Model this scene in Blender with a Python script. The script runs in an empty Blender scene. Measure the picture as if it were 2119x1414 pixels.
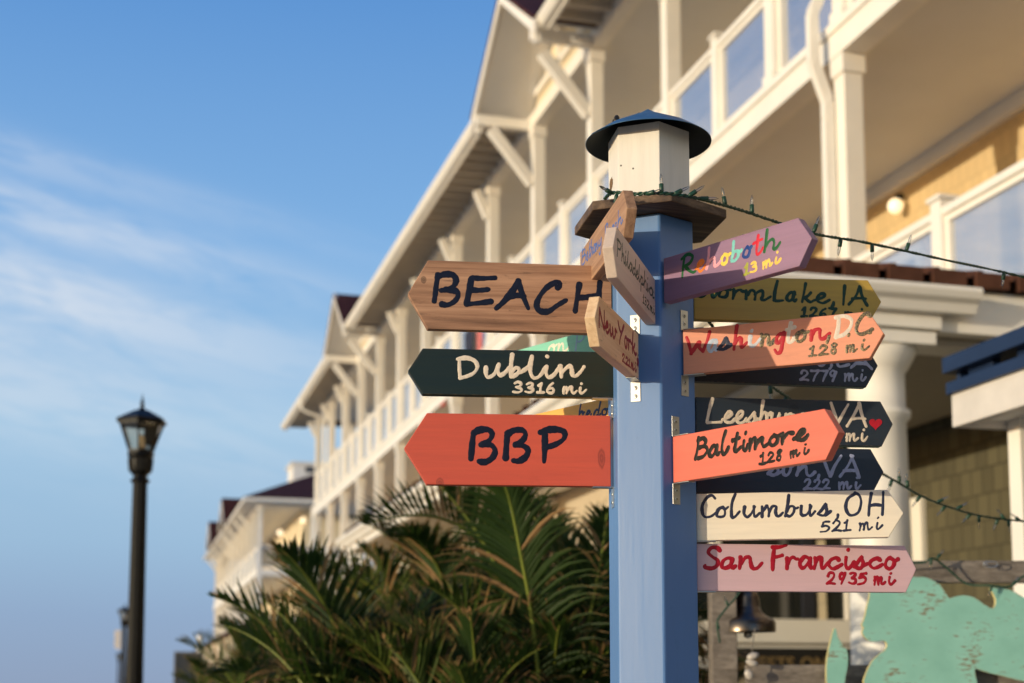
import bpy, bmesh, math, random
from mathutils import Vector, Matrix
random.seed(7)
R = math.radians
S = bpy.context.scene
COL = S.collection

# ------------------------------------------------------------------ camera
f = 2943.0                      # focal length in pixels of the 2119 px wide photograph (50 mm)
PX0, PITCH, YAW = 1059.5, R(6.2), R(15.49)
YP = 1429 - f * math.tan(PITCH)
CAM = Vector((0, 0, 1.6))
cd = bpy.data.cameras.new("camera"); cam = bpy.data.objects.new("camera", cd); COL.objects.link(cam)
cam.location = CAM; cam.rotation_euler = (R(90) + PITCH, 0, -YAW)
cd.sensor_width = 36; cd.lens = 36 * f / 2119
cd.shift_y = (YP - 707) / 2119
cd.clip_end = 3000; cd.clip_start = 0.05
cd.dof.use_dof = True; cd.dof.focus_distance = 2.66; cd.dof.aperture_fstop = 3.9
S.camera = cam
CF = Vector((math.sin(YAW) * math.cos(PITCH), math.cos(YAW) * math.cos(PITCH), math.sin(PITCH)))
CR = Vector((math.cos(YAW), -math.sin(YAW), 0)); CU = CR.cross(CF)

# ------------------------------------------------------------------ light
SUN_AZ, SUN_EL = 251.5, 5.0     # compass degrees from +Y towards +X, elevation
sv = Vector((math.sin(R(SUN_AZ)) * math.cos(R(SUN_EL)), math.cos(R(SUN_AZ)) * math.cos(R(SUN_EL)), math.sin(R(SUN_EL))))
sd = bpy.data.lights.new("sun", 'SUN'); sun = bpy.data.objects.new("sun", sd); COL.objects.link(sun)
sd.energy = 3.15; sd.angle = R(0.5); sd.color = (1.0, 0.85, 0.61)
sun.rotation_euler = (-sv).to_track_quat('-Z', 'Y').to_euler()
W = bpy.data.worlds.new("World"); S.world = W; W.use_nodes = True
wn, wl = W.node_tree.nodes, W.node_tree.links
bg = wn['Background']; bg.inputs['Strength'].default_value = 1.0   # the sky colours below are already scaled to exposure 0
def WN(t, **k):
    n = wn.new(t)
    for a, b in k.items(): setattr(n, a, b)
    return n
def wmath(op, a, b=None, c=None, clamp=False):
    n = WN('ShaderNodeMath', operation=op); n.use_clamp = clamp
    for i, v in enumerate((a, b, c)):
        if v is None: continue
        if isinstance(v, (int, float)): n.inputs[i].default_value = v
        else: wl.new(v, n.inputs[i])
    return n.outputs[0]
sky = WN('ShaderNodeTexSky', sky_type='NISHITA'); sky.sun_disc = False
sky.sun_elevation = R(SUN_EL); sky.sun_rotation = R(SUN_AZ); sky.air_density = 1.0; sky.dust_density = 0.6; sky.ozone_density = 1.5
# clear evening sky away from the sun: colours by elevation, blended with the physical sky round the sun
tc0 = WN('ShaderNodeTexCoord'); sz = WN('ShaderNodeSeparateXYZ'); wl.new(tc0.outputs['Generated'], sz.inputs[0])
def lin0(r, g, b):
    c = lambda v: v / 12.92 if v <= .04045 else ((v + .055) / 1.055) ** 2.4
    return (c(r / 255), c(g / 255), c(b / 255), 1)
rp0 = WN('ShaderNodeValToRGB'); wl.new(sz.outputs[2], rp0.inputs[0]); er = rp0.color_ramp.elements
stops = [(0.0, (144, 162, 190)), (.05, (146, 171, 202)), (.10, (155, 188, 217)), (.18, (162, 199, 228)), (.30, (130, 178, 226)), (.45, (96, 150, 212)), (.70, (62, 108, 172)), (1.0, (50, 90, 150))]
while len(er) < len(stops): er.new(.5)
for el, (p_, c_) in zip(er, stops): el.position = p_; el.color = lin0(*c_)
sund = WN('ShaderNodeVectorMath', operation='DOT_PRODUCT'); wl.new(tc0.outputs['Generated'], sund.inputs[0]); sund.inputs[1].default_value = sv
near = WN('ShaderNodeMapRange', interpolation_type='SMOOTHSTEP'); wl.new(sund.outputs['Value'], near.inputs[0])
near.inputs[1].default_value = .1; near.inputs[2].default_value = .95
nsc = WN('ShaderNodeMix', data_type='RGBA', blend_type='MULTIPLY'); nsc.inputs[0].default_value = 1; nsc.inputs[7].default_value = (.22, .22, .22, 1); wl.new(sky.outputs[0], nsc.inputs[6])
tint = WN('ShaderNodeMix', data_type='RGBA'); wl.new(near.outputs[0], tint.inputs[0]); sfill = WN('ShaderNodeMapRange', interpolation_type='SMOOTHSTEP'); wl.new(sz.outputs[1], sfill.inputs[0])     # added fill light: unseen southern sky raised above its own colours
sfill.inputs[1].default_value = -.45; sfill.inputs[2].default_value = .25; sfill.inputs[3].default_value = 1.15; sfill.inputs[4].default_value = 1.0
fillc = WN('ShaderNodeVectorMath', operation='SCALE'); wl.new(rp0.outputs[0], fillc.inputs[0]); wl.new(sfill.outputs[0], fillc.inputs['Scale'])
wl.new(fillc.outputs[0], tint.inputs[6]); wl.new(nsc.outputs[2], tint.inputs[7])
# thin cirrus: streaks of noise on the sky directions, low in the north west
tc = WN('ShaderNodeTexCoord')
rot = WN('ShaderNodeMapping', vector_type='POINT'); rot.inputs['Rotation'].default_value = (0, 0, R(0))
wl.new(tc.outputs['Generated'], rot.inputs[0])
sep = WN('ShaderNodeSeparateXYZ'); wl.new(rot.outputs[0], sep.inputs[0])
su = wmath('DIVIDE', sep.outputs[0], wmath('MAXIMUM', sep.outputs[1], 0.05))
sw = wmath('DIVIDE', sep.outputs[2], wmath('MAXIMUM', sep.outputs[1], 0.05))
tilt = wmath('ADD', sw, wmath('MULTIPLY', su, 0.20))
cv = WN('ShaderNodeCombineXYZ'); wl.new(su, cv.inputs[0]); wl.new(tilt, cv.inputs[1])
def wnoise(sx, sy, off, det, dist):
    m = WN('ShaderNodeMapping'); m.inputs['Scale'].default_value = (sx, sy, 1); m.inputs['Location'].default_value = (off, off * .7, 0)
    wl.new(cv.outputs[0], m.inputs[0])
    n = WN('ShaderNodeTexNoise'); n.inputs['Scale'].default_value = 1; n.inputs['Detail'].default_value = det; n.inputs['Roughness'].default_value = .6
    n.inputs['Distortion'].default_value = dist
    wl.new(m.outputs[0], n.inputs[0]); return n.outputs[0]
n1 = wnoise(6, 20, 3.1, 8, 1.4); n2 = wnoise(2.6, 6, 1.3, 4, .6); n3 = wnoise(16, 70, 5.3, 6, 1.0)
def band(c, w):      # soft bump of the tilted elevation
    d = wmath('DIVIDE', wmath('SUBTRACT', tilt, c), w)
    return wmath('DIVIDE', 1.0, wmath('ADD', 1.0, wmath('MULTIPLY', wmath('MULTIPLY', d, d), wmath('MULTIPLY', d, d))))
bands = wmath('ADD', wmath('MULTIPLY', band(.262, .020), .85), wmath('ADD', wmath('MULTIPLY', band(.312, .016), .75), wmath('MULTIPLY', band(.200, .045), .55)))
bands = wmath('ADD', bands, wmath('MULTIPLY', band(.352, .012), .35))
fade = wmath('SUBTRACT', 1.0, wmath('MULTIPLY', wmath('ADD', su, .1), 3.0), None, True)
wisp = wmath('ADD', wmath('MULTIPLY', n1, .7), wmath('ADD', wmath('MULTIPLY', n2, .6), wmath('MULTIPLY', n3, .5)))
cl = wmath('MULTIPLY', wmath('MULTIPLY', bands, fade), wmath('MULTIPLY', wmath('SUBTRACT', wisp, .70), 3.3, None, True), None, True)
cl = wmath('MULTIPLY', cl, .8, None, True)
cm = WN('ShaderNodeMix', data_type='RGBA'); wl.new(cl, cm.inputs[0]); wl.new(tint.outputs[2], cm.inputs[6])
cm.inputs[7].default_value = (.76, .80, .86, 1)
wl.new(cm.outputs[2], bg.inputs['Color'])
S.view_settings.view_transform = 'Standard'; S.view_settings.look = 'None'
S.view_settings.exposure = 0; S.view_settings.gamma = 1
S.cycles.max_bounces = 8; S.cycles.transparent_max_bounces = 16
try: S.cycles.use_denoising = True
except Exception: pass

# ------------------------------------------------------------------ helpers
def ray(x, y): return CF + CR * ((x - PX0) / f) + CU * ((YP - y) / f)
def P(x, y, d=None, X=None, Y=None, Z=None):
    r = ray(x, y)
    t = d if d is not None else (X - CAM.x) / r.x if X is not None else (Y - CAM.y) / r.y if Y is not None else (Z - CAM.z) / r.z
    return CAM + r * t
def tag(o, label=None, cat=None, group=None, kind=None):
    if label: o['label'] = label
    if cat: o['category'] = cat
    if group: o['group'] = group
    if kind: o['kind'] = kind
    return o
def empty(name, loc, rz=0):
    o = bpy.data.objects.new(name, None); COL.objects.link(o); o.location = loc; o.rotation_euler = (0, 0, rz)
    o.empty_display_size = .1
    return o
def catmull(pts, n=6, closed=False):
    pts = [Vector(p) for p in pts]
    if len(pts) < 3: 
        return [pts[0].lerp(pts[1], i / n) for i in range(n + 1)] if len(pts) == 2 else pts
    out = []; m = len(pts)
    rng = range(m) if closed else range(m - 1)
    for i in rng:
        if closed: p0, p1, p2, p3 = pts[i - 1], pts[i], pts[(i + 1) % m], pts[(i + 2) % m]
        else: p0 = pts[max(i - 1, 0)]; p1 = pts[i]; p2 = pts[i + 1]; p3 = pts[min(i + 2, m - 1)]
        for k in range(n):
            t = k / n
            out.append(0.5 * ((2 * p1) + (p2 - p0) * t + (2 * p0 - 5 * p1 + 4 * p2 - p3) * t * t + (3 * p1 - p0 - 3 * p2 + p3) * t ** 3))
    if not closed: out.append(pts[-1])
    return out
class MB:
    def __init__(s): s.v = []; s.f = []; s.m = []; s.sm = []; s.mi = 0
    def mat(s, i): s.mi = i; return s
    def add(s, vs, fs, smooth=False):
        b = len(s.v); s.v += [Vector(v) for v in vs]
        for q in fs: s.f.append([b + i for i in q]); s.m.append(s.mi); s.sm.append(smooth)
        return s
    def box(s, a, b, M=None):
        x0, y0, z0 = (min(p, q) for p, q in zip(a, b)); x1, y1, z1 = (max(p, q) for p, q in zip(a, b))
        vs = [Vector(p) for p in ((x0,y0,z0),(x1,y0,z0),(x1,y1,z0),(x0,y1,z0),(x0,y0,z1),(x1,y0,z1),(x1,y1,z1),(x0,y1,z1))]
        if M is not None: vs = [M @ v for v in vs]
        return s.add(vs, [(3,2,1,0),(4,5,6,7),(0,1,5,4),(1,2,6,5),(2,3,7,6),(3,0,4,7)])
    def bar(s, a, b, w, h, up=(0, 0, 1)):          # rectangular bar from a to b, w sideways, h along up
        a, b = Vector(a), Vector(b); d = (b - a).normalized(); sd_ = d.cross(Vector(up))
        if sd_.length < 1e-4: sd_ = Vector((1, 0, 0))
        sd_.normalize(); u = sd_.cross(d)
        vs = [p + sd_ * (i * w / 2) + u * (j * h / 2) for p in (a, b) for i, j in ((-1,-1),(1,-1),(1,1),(-1,1))]
        return s.add(vs, [(0,1,2,3),(7,6,5,4),(0,4,5,1),(1,5,6,2),(2,6,7,3),(3,7,4,0)])
    def tube(s, pts, r, n=8, cap=True, r2=None, smooth=True):
        pts = [Vector(p) for p in pts]; m = len(pts); vs = []; fs = []
        u = None
        for i, p in enumerate(pts):
            t = (pts[min(i + 1, m - 1)] - pts[max(i - 1, 0)]).normalized()
            if u is None: u = t.cross(Vector((0.3, 0.2, 1))).normalized()
            else: u = (u - t * u.dot(t)).normalized()
            w = t.cross(u); rr = r[i] if isinstance(r, (list, tuple)) else r + ((r2 - r) * i / (m - 1) if r2 is not None else 0)
            vs += [p + (u * math.cos(6.28318 * k / n) + w * math.sin(6.28318 * k / n)) * rr for k in range(n)]
        for i in range(m - 1):
            for k in range(n): fs.append((i*n+k, i*n+(k+1)%n, (i+1)*n+(k+1)%n, (i+1)*n+k))
        s.add(vs, fs, smooth)
        if cap:
            s.add(vs[:n], [tuple(range(n))[::-1]]); s.add(vs[-n:], [tuple(range(n))])
        return s
    def lathe(s, prof, c, n=24, M=None, smooth=True, ph=0):
        vs = []; fs = []; m = len(prof)
        for r_, z in prof:
            for k in range(n):
                a = 6.2831853 * k / n + ph; v = Vector((r_ * math.cos(a), r_ * math.sin(a), z))
                vs.append((M @ v if M is not None else v) + Vector(c))
        for i in range(m - 1):
            for k in range(n): fs.append((i*n+k, i*n+(k+1)%n, (i+1)*n+(k+1)%n, (i+1)*n+k))
        return s.add(vs, fs, smooth)
    def poly(s, pts, off):                          # polygon swept by a vector
        pts = [Vector(p) for p in pts]; n = len(pts); off = Vector(off)
        vs = pts + [p + off for p in pts]
        return s.add(vs, [tuple(range(n)), tuple(range(2*n-1, n-1, -1))] + [(i, n+i, n+(i+1)%n, (i+1)%n) for i in range(n)])
    def build(s, name, mats, parent=None, local=False, bevel=0, weld=False):
        me = bpy.data.meshes.new(name)
        off = Vector((0, 0, 0))
        if parent is not None and not local: off = parent.matrix_basis.translation if parent.parent is None else Vector((0,0,0))
        if parent is not None and not local and parent.parent is not None:
            off = root_of(parent).location
        me.from_pydata([v - off for v in s.v], [], s.f)
        for p_, mi, sm in zip(me.polygons, s.m, s.sm): p_.material_index = mi; p_.use_smooth = sm
        bm = bmesh.new(); bm.from_mesh(me)
        if weld: bmesh.ops.remove_doubles(bm, verts=bm.verts, dist=1e-5)
        bmesh.ops.recalc_face_normals(bm, faces=bm.faces); bm.to_mesh(me); bm.free()
        for m in (mats if isinstance(mats, (list, tuple)) else [mats]): me.materials.append(m)
        o = bpy.data.objects.new(name, me); COL.objects.link(o)
        if parent is not None: o.parent = parent
        if bevel:
            b = o.modifiers.new("edge", 'BEVEL'); b.width = bevel; b.segments = 2; b.limit_method = 'ANGLE'; b.angle_limit = R(40)
        return o
def root_of(o):
    while o.parent is not None: o = o.parent
    return o

# ------------------------------------------------------------------ materials
def lin(r, g, b):
    c = lambda v: v / 12.92 if v <= .04045 else ((v + .055) / 1.055) ** 2.4
    return (c(r / 255), c(g / 255), c(b / 255), 1)
class Mat:
    def __init__(s, name):
        s.m = bpy.data.materials.new(name); s.m.use_nodes = True; s.t = s.m.node_tree; s.n = s.t.nodes; s.l = s.t.links
        s.b = s.n['Principled BSDF']; s.out = s.n['Material Output']
        s.tc = None
    def N(s, t, **k):
        n = s.n.new(t)
        for a, b in k.items(): setattr(n, a, b)
        return n
    def coord(s, scale=(1, 1, 1), rot=(0, 0, 0), loc=(0, 0, 0)):
        if s.tc is None: s.tc = s.N('ShaderNodeTexCoord')
        m = s.N('ShaderNodeMapping'); m.inputs['Scale'].default_value = scale; m.inputs['Rotation'].default_value = rot; m.inputs['Location'].default_value = loc
        s.l.new(s.tc.outputs['Object'], m.inputs[0]); return m.outputs[0]
    def noise(s, vec, scale=1, det=4, rough=.55, dist=0):
        n = s.N('ShaderNodeTexNoise'); s.l.new(vec, n.inputs[0])
        n.inputs['Scale'].default_value = scale; n.inputs['Detail'].default_value = det; n.inputs['Roughness'].default_value = rough; n.inputs['Distortion'].default_value = dist
        return n.outputs[0]
    def ramp(s, fac, stops):
        r = s.N('ShaderNodeValToRGB'); s.l.new(fac, r.inputs[0]); e = r.color_ramp.elements
        while len(e) < len(stops): e.new(.5)
        for el, (p, c) in zip(e, stops): el.position = p; el.color = c if isinstance(c, (tuple, list)) else (c, c, c, 1)
        return r.outputs[0]
    def mix(s, fac, a, b, blend='MIX'):
        m = s.N('ShaderNodeMix', data_type='RGBA', blend_type=blend)
        for i, v in ((0, fac), (6, a), (7, b)):
            if isinstance(v, (int, float)): m.inputs[i].default_value = v
            elif isinstance(v, tuple): m.inputs[i].default_value = v
            else: s.l.new(v, m.inputs[i])
        return m.outputs[2]
    def math(s, op, a, b=0.0, clamp=False):
        m = s.N('ShaderNodeMath', operation=op); m.use_clamp = clamp
        for i, v in enumerate((a, b)):
            if isinstance(v, (int, float)): m.inputs[i].default_value = v
            else: s.l.new(v, m.inputs[i])
        return m.outputs[0]
    def bump(s, h, strength=.3, dist=.001):
        b = s.N('ShaderNodeBump'); b.inputs['Strength'].default_value = strength; b.inputs['Distance'].default_value = dist
        s.l.new(h, b.inputs['Height']); s.l.new(b.outputs[0], s.b.inputs['Normal'])
    def col(s, c):
        if isinstance(c, tuple): s.b.inputs['Base Color'].default_value = c
        else: s.l.new(c, s.b.inputs['Base Color'])
    def set(s, **k):
        for a, v in k.items():
            s.b.inputs[a.replace('_', ' ')].default_value = v
        return s.m
def spots(M, colour, lst, dark, soft=.45):            # knots: (x, z, rx, rz) in the board's own frame
    for x, z, rx, rz in lst:
        v = M.coord((1 / rx, 0, 1 / rz), loc=(-x / rx, 0, -z / rz))
        g = M.N('ShaderNodeVectorMath', operation='LENGTH'); M.l.new(v, g.inputs[0])
        w = M.math('ADD', g.outputs['Value'], M.math('MULTIPLY', M.math('SUBTRACT', M.noise(v, 1.2, 3), .5), .5))
        fac = M.ramp(w, [(0.0, .35), (.3, .75), (.55, .35), (.75, .7), (1.0, 0.0)])
        colour = M.mix(fac, colour, dark)
    return colour
def edge_mask(M, r=.004, lo=.80, hi=.97):
    bv = M.N('ShaderNodeBevel'); bv.samples = 4; bv.inputs['Radius'].default_value = r
    ge = M.N('ShaderNodeNewGeometry'); dp = M.N('ShaderNodeVectorMath', operation='DOT_PRODUCT')
    M.l.new(bv.outputs[0], dp.inputs[0]); M.l.new(ge.outputs['Normal'], dp.inputs[1])
    return M.ramp(dp.outputs['Value'], [(lo, 1.0), (hi, 0.0)])
def board_paint(name, rgb, rough=.5, vary=.14, knots=(), seed=0.0, under=(176, 138, 100), up=False, worn=.55):
    M = Mat(name); c = lin(*rgb)
    sc = (lambda a, b_, d: (b_, d, a)) if up else (lambda a, b_, d: (a, b_, d))
    v = M.coord(sc(4, 70, 85), loc=(seed, seed, seed)); n = M.noise(v, 1, 6, .65, .5)
    n2 = M.noise(M.coord(sc(3, 8, 14), loc=(seed, 0, seed)), 1, 4)
    fine = M.noise(M.coord(sc(14, 260, 320), loc=(0, seed, seed)), 1, 4, .7)
    lo = tuple(x * (1 - vary * 1.6) for x in c[:3]) + (1,); hi = tuple(min(1, x * (1 + vary)) for x in c[:3]) + (1,)
    k = M.ramp(M.math('ADD', M.math('MULTIPLY', n, .5), M.math('ADD', M.math('MULTIPLY', n2, .35), M.math('MULTIPLY', fine, .15))), [(.34, lo), (.66, hi)])
    if knots: k = spots(M, k, knots, tuple(x * .38 for x in c[:3]) + (1,))
    scr = M.noise(M.coord(sc(50, 160, 190), loc=(seed, 1, 2)), 1, 5, .75)          # chips and rubbed edges showing the wood below
    e = M.math('MULTIPLY', edge_mask(M), M.ramp(M.noise(M.coord((90, 90, 90), loc=(seed, 0, 0)), 1, 4, .7), [(.48, 0.0), (.60, worn)]))
    chips = M.ramp(scr, [(.735, 0.0), (.755, .12 if up else .55)])
    k = M.mix(M.math('MAXIMUM', e, chips), k, lin(*under))
    dirt = M.ramp(M.noise(M.coord(sc(9, 24, 24), loc=(2, seed, 0)), 1, 5, .7), [(.60, 0.0), (.80, .30)])
    k = M.mix(dirt, k, tuple(x * .45 for x in c[:3]) + (1,))
    M.col(k); M.bump(M.math('ADD', M.math('MULTIPLY', n, .6), M.math('MULTIPLY', fine, .4)), .12 if up else .5, .0014)
    rr = M.ramp(n, [(.3, rough - .08), (.7, rough + .1)]); M.l.new(rr, M.b.inputs['Roughness'])
    return M.m
def raw_wood(name, a, b, c, seed=0.0, knots=(), rough=.75):
    M = Mat(name)
    v = M.coord((1.6, 22, 22), loc=(seed, seed, seed)); warp = M.noise(v, 1, 3, .5, .5)
    v2 = M.coord((6, 130, 130), loc=(seed, 0, 0)); fine = M.noise(v2, 1, 5, .7)
    gr = M.noise(M.coord((.9, 46, 46), loc=(seed, 0, seed)), 1, 3, .55, .9)
    t = M.math('ADD', M.math('MULTIPLY', gr, .42), M.math('ADD', M.math('MULTIPLY', warp, .28), M.math('MULTIPLY', fine, .36)))
    k = M.ramp(t, [(.40, lin(*a)), (.53, lin(*b)), (.66, lin(*c))])
    st = M.noise(M.coord((14, 50, 60), loc=(seed, 3, 1)), 1, 5, .75)
    k = M.mix(M.ramp(st, [(.58, 0.0), (.72, .6)]), k, lin(60, 45, 36))
    k = M.mix(M.math('MULTIPLY', edge_mask(M), .45), k, lin(*c))
    if knots: k = spots(M, k, knots, lin(38, 24, 18))
    M.col(k); M.bump(t, .4, .0015)
    return M.set(Roughness=rough)
def plain(name, rgb, rough=.5, metal=0.0, vary=.08, scale=6, bump=0.0, bscale=60, spec=.5):
    M = Mat(name); c = lin(*rgb)
    n = M.noise(M.coord((scale, scale, scale)), 1, 5, .6)
    M.col(M.ramp(n, [(.3, tuple(x * (1 - vary) for x in c[:3]) + (1,)), (.7, tuple(min(1, x * (1 + vary)) for x in c[:3]) + (1,))]))
    if bump: M.bump(M.noise(M.coord((bscale, bscale, bscale)), 1, 4), bump, .002)
    M.b.inputs['Specular IOR Level'].default_value = spec
    return M.set(Roughness=rough, Metallic=metal)
def siding(name, rgb, rough, bw, bh, axis, groove=.55, vary=.12):   # shingle courses on a wall; axis 'x' wall runs along X, 'y' along Y
    M = Mat(name); c = lin(*rgb)
    rot = (R(90), 0, 0) if axis == 'x' else (R(90), 0, R(90))
    sp = M.N('ShaderNodeSeparateXYZ'); M.l.new(M.coord(), sp.inputs[0])
    cb = M.N('ShaderNodeCombineXYZ'); M.l.new(sp.outputs[0 if axis == 'x' else 1], cb.inputs[0]); M.l.new(sp.outputs[2], cb.inputs[1])
    br = M.N('ShaderNodeTexBrick'); M.l.new(cb.outputs[0], br.inputs[0])
    br.inputs['Scale'].default_value = 1; br.inputs['Brick Width'].default_value = bw; br.inputs['Row Height'].default_value = bh
    br.inputs['Mortar Size'].default_value = .007; br.inputs['Mortar Smooth'].default_value = .2
    br.inputs['Color1'].default_value = tuple(x * (1 - vary) for x in c[:3]) + (1,); br.inputs['Color2'].default_value = tuple(min(1, x * (1 + vary)) for x in c[:3]) + (1,)
    br.inputs['Mortar'].default_value = tuple(x * groove for x in c[:3]) + (1,)
    M.col(br.outputs[0]); 
    inv = M.math('SUBTRACT', 1.0, br.outputs['Fac'])
    M.bump(inv, .7, .006)
    return M.set(Roughness=rough)
def emit(name, rgb, strength):
    M = Mat(name); M.b.inputs['Emission Color'].default_value = lin(*rgb); M.b.inputs['Emission Strength'].default_value = strength
    return M.set(Roughness=.3)
def glass(name, tint=(235, 242, 248), clear=.6, rough=.02):
    M = Mat(name); tr = M.N('ShaderNodeBsdfTransparent'); tr.inputs[0].default_value = lin(*tint)
    gl = M.N('ShaderNodeBsdfGlossy'); gl.inputs['Roughness'].default_value = rough; gl.inputs[0].default_value = (.9, .9, .9, 1)
    fr = M.N('ShaderNodeFresnel'); fr.inputs[0].default_value = 1.5
    k = M.math('ADD', M.math('MULTIPLY', fr.outputs[0], 1.1), (1 - clear) * .35, True)
    mx = M.N('ShaderNodeMixShader'); M.l.new(k, mx.inputs[0]); M.l.new(tr.outputs[0], mx.inputs[1]); M.l.new(gl.outputs[0], mx.inputs[2])
    M.l.new(mx.outputs[0], M.out.inputs[0]); return M.m

TRIM = plain('cream_trim_paint', (242, 237, 228), .45, vary=.05, scale=1.5)
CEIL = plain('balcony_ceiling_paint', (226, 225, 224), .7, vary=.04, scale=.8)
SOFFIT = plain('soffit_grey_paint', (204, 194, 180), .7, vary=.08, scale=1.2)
YELLOW_Y = siding('ochre_shingle_siding', (218, 190, 142), .75, .16, .30, 'y', .8, .05)
YELLOW_X = siding('cream_shingle_end_wall', (236, 220, 188), .75, .16, .30, 'x', .8, .05)
OLIVE_Y = siding('olive_shingle_siding', (88, 83, 62), .8, .15, .21, 'y', .5, .2)
BEIGE_X = plain('beige_wall_boards', (206, 190, 164), .6, vary=.05, scale=2)
ROOF = plain('red_brown_metal_roof', (74, 40, 34), .7, .0, .25, 3, .1, 20, .12)
PROOF = plain('dull_brown_porch_roof', (84, 54, 42), .75, .0, .35, 5, .2, 20, .15)
def hazed_glass(name):
    M = Mat(name); tr = M.N('ShaderNodeBsdfTransparent'); gl = M.N('ShaderNodeBsdfGlossy'); gl.inputs['Roughness'].default_value = .03; gl.inputs[0].default_value = (.9, .92, .95, 1)
    df = M.N('ShaderNodeBsdfDiffuse'); n = M.noise(M.coord((2.2, 2.2, 3)), 1, 4); M.l.new(M.ramp(n, [(.3, lin(176, 182, 192)), (.7, lin(206, 206, 208))]), df.inputs[0])
    a = M.N('ShaderNodeMixShader'); a.inputs[0].default_value = .36; M.l.new(tr.outputs[0], a.inputs[1]); M.l.new(df.outputs[0], a.inputs[2])
    b = M.N('ShaderNodeMixShader'); b.inputs[0].default_value = .46; M.l.new(a.outputs[0], b.inputs[1]); M.l.new(gl.outputs[0], b.inputs[2])
    M.l.new(b.outputs[0], M.out.inputs[0]); return M.m
GLASS = hazed_glass('salt_hazed_balcony_glass')
WINGLASS = plain('dark_window_glass', (26, 32, 36), .06, vary=.3, scale=1.2, spec=.9)
DARK = plain('dark_door_paint', (46, 48, 58), .4)
LAMPGLOW = emit('lit_lamp_globe', (255, 222, 168), 1.15)
POSTBLUE = board_paint('blue_post_paint', (90, 130, 184), .40, .028, up=True, under=(150, 176, 204), worn=.7)
CAPWOOD = raw_wood('dark_weathered_cap_wood', (62, 48, 40), (92, 72, 56), (128, 104, 82), 2.0)
BIRDWHITE = board_paint('white_birdhouse_paint', (236, 230, 220), .6, .06)
ROOFBLUE = plain('blue_sheet_metal', (66, 108, 146), .42, .35, .22, 22, .35, 26)
STEEL = plain('zinc_bracket', (190, 190, 188), .34, .9, .1, 60)
SCREW = plain('screw_dark', (70, 66, 60), .4, .8)
GREENWIRE = plain('green_wire_plastic', (28, 66, 48), .4, 0, .12, 90)
BULB = glass('clear_bulb', (245, 245, 245), .75)
LAMPBLACK = plain('dark_bronze_lamp_paint', (11, 10, 9), .42, .0, .15, 12, .1, 50, .22)
GREYWOOD = None

# ------------------------------------------------------------------ ground
g = MB(); N_ = 1; g.add([(-900, -300, 0), (900, -300, 0), (900, 1500, 0), (-900, 1500, 0)], [(0, 1, 2, 3)])
GM = Mat('sandy_ground'); GM.col(GM.ramp(GM.noise(GM.coord((.6, .6, .6)), 1, 6, .6), [(.3, lin(176, 162, 140)), (.7, lin(206, 194, 172))])); GM.bump(GM.noise(GM.coord((9, 9, 9)), 1, 6), .4, .02); GM.set(Roughness=.9)
tag(g.build('ground', GM.m), kind='structure')
b = MB()
for i in range(260): b.box((-5.5, -6 + i * .5, .005), (1.2, -6 + i * .5 + .485, .035))
BW = raw_wood('boardwalk_planks', (150, 138, 122), (176, 164, 146), (198, 186, 168), 4)
tag(b.build('boardwalk', BW), kind='structure')

# ------------------------------------------------------------------ hotel
ZB2, ZT2, ZB3, ZT3, ZC = 4.12, 4.42, 7.64, 7.95, 11.05     # floor slabs and upper ceiling
XF, XW, XG = 6.6, 8.9, 5.72                               # balcony front, wall behind it, gutter line
def column(root, x, y, z0, z1, w=.2, cap=True):
    m = MB(); m.box((x - w/2, y - w/2, z0), (x + w/2, y + w/2, z1 - .19))
    if cap:
        m.box((x - w/2 - .025, y - w/2 - .025, z1 - .19), (x + w/2 + .025, y + w/2 + .025, z1 - .003))
        m.box((x - w/2 - .02, y - w/2 - .02, z0), (x + w/2 + .02, y + w/2 + .02, z0 + .16))
    return m.build('column', TRIM, root, bevel=.008)
def railing(root, y0, y1, zf, ztop, x=XF, newel=True):
    m = MB(); m.box((x - .06, y0, ztop - .07), (x + .06, y1, ztop)); m.box((x - .035, y0, zf + .08), (x + .035, y1, zf + .15))
    m.box((x - .03, y0, ztop - .13), (x + .03, y1, ztop - .073))
    segs = [(y0, y1)]
    if newel:
        ym = (y0 + y1) / 2; m.box((x - .075, ym - .075, zf), (x + .075, ym + .075, ztop + .07))
        m.box((x - .1, ym - .1, ztop + .073), (x + .1, ym + .1, ztop + .11)); segs = [(y0, ym - .075), (ym + .075, y1)]
    for a, b_ in segs:
        m.box((x - .03, a, zf + .15), (x + .03, a + .05, ztop - .13)); m.box((x - .03, b_ - .05, zf + .15), (x + .03, b_, ztop - .13))
    o = m.build('railing', TRIM, root, bevel=.006)
    for a, b_ in segs:
        MB().box((x - .006, a + .052, zf + .152), (x + .006, b_ - .052, ztop - .132)).build('glass_panel', GLASS, o)
    return o
def brace(root, y, x0=XF, x1=5.78, ztop=10.98, drop=.92, w=.15):
    m = MB(); m.bar((x0 - .1, y, ztop - drop), (x1, y, ztop - .05), w, .16); m.build('knee_brace', TRIM, root, bevel=.006)
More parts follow.
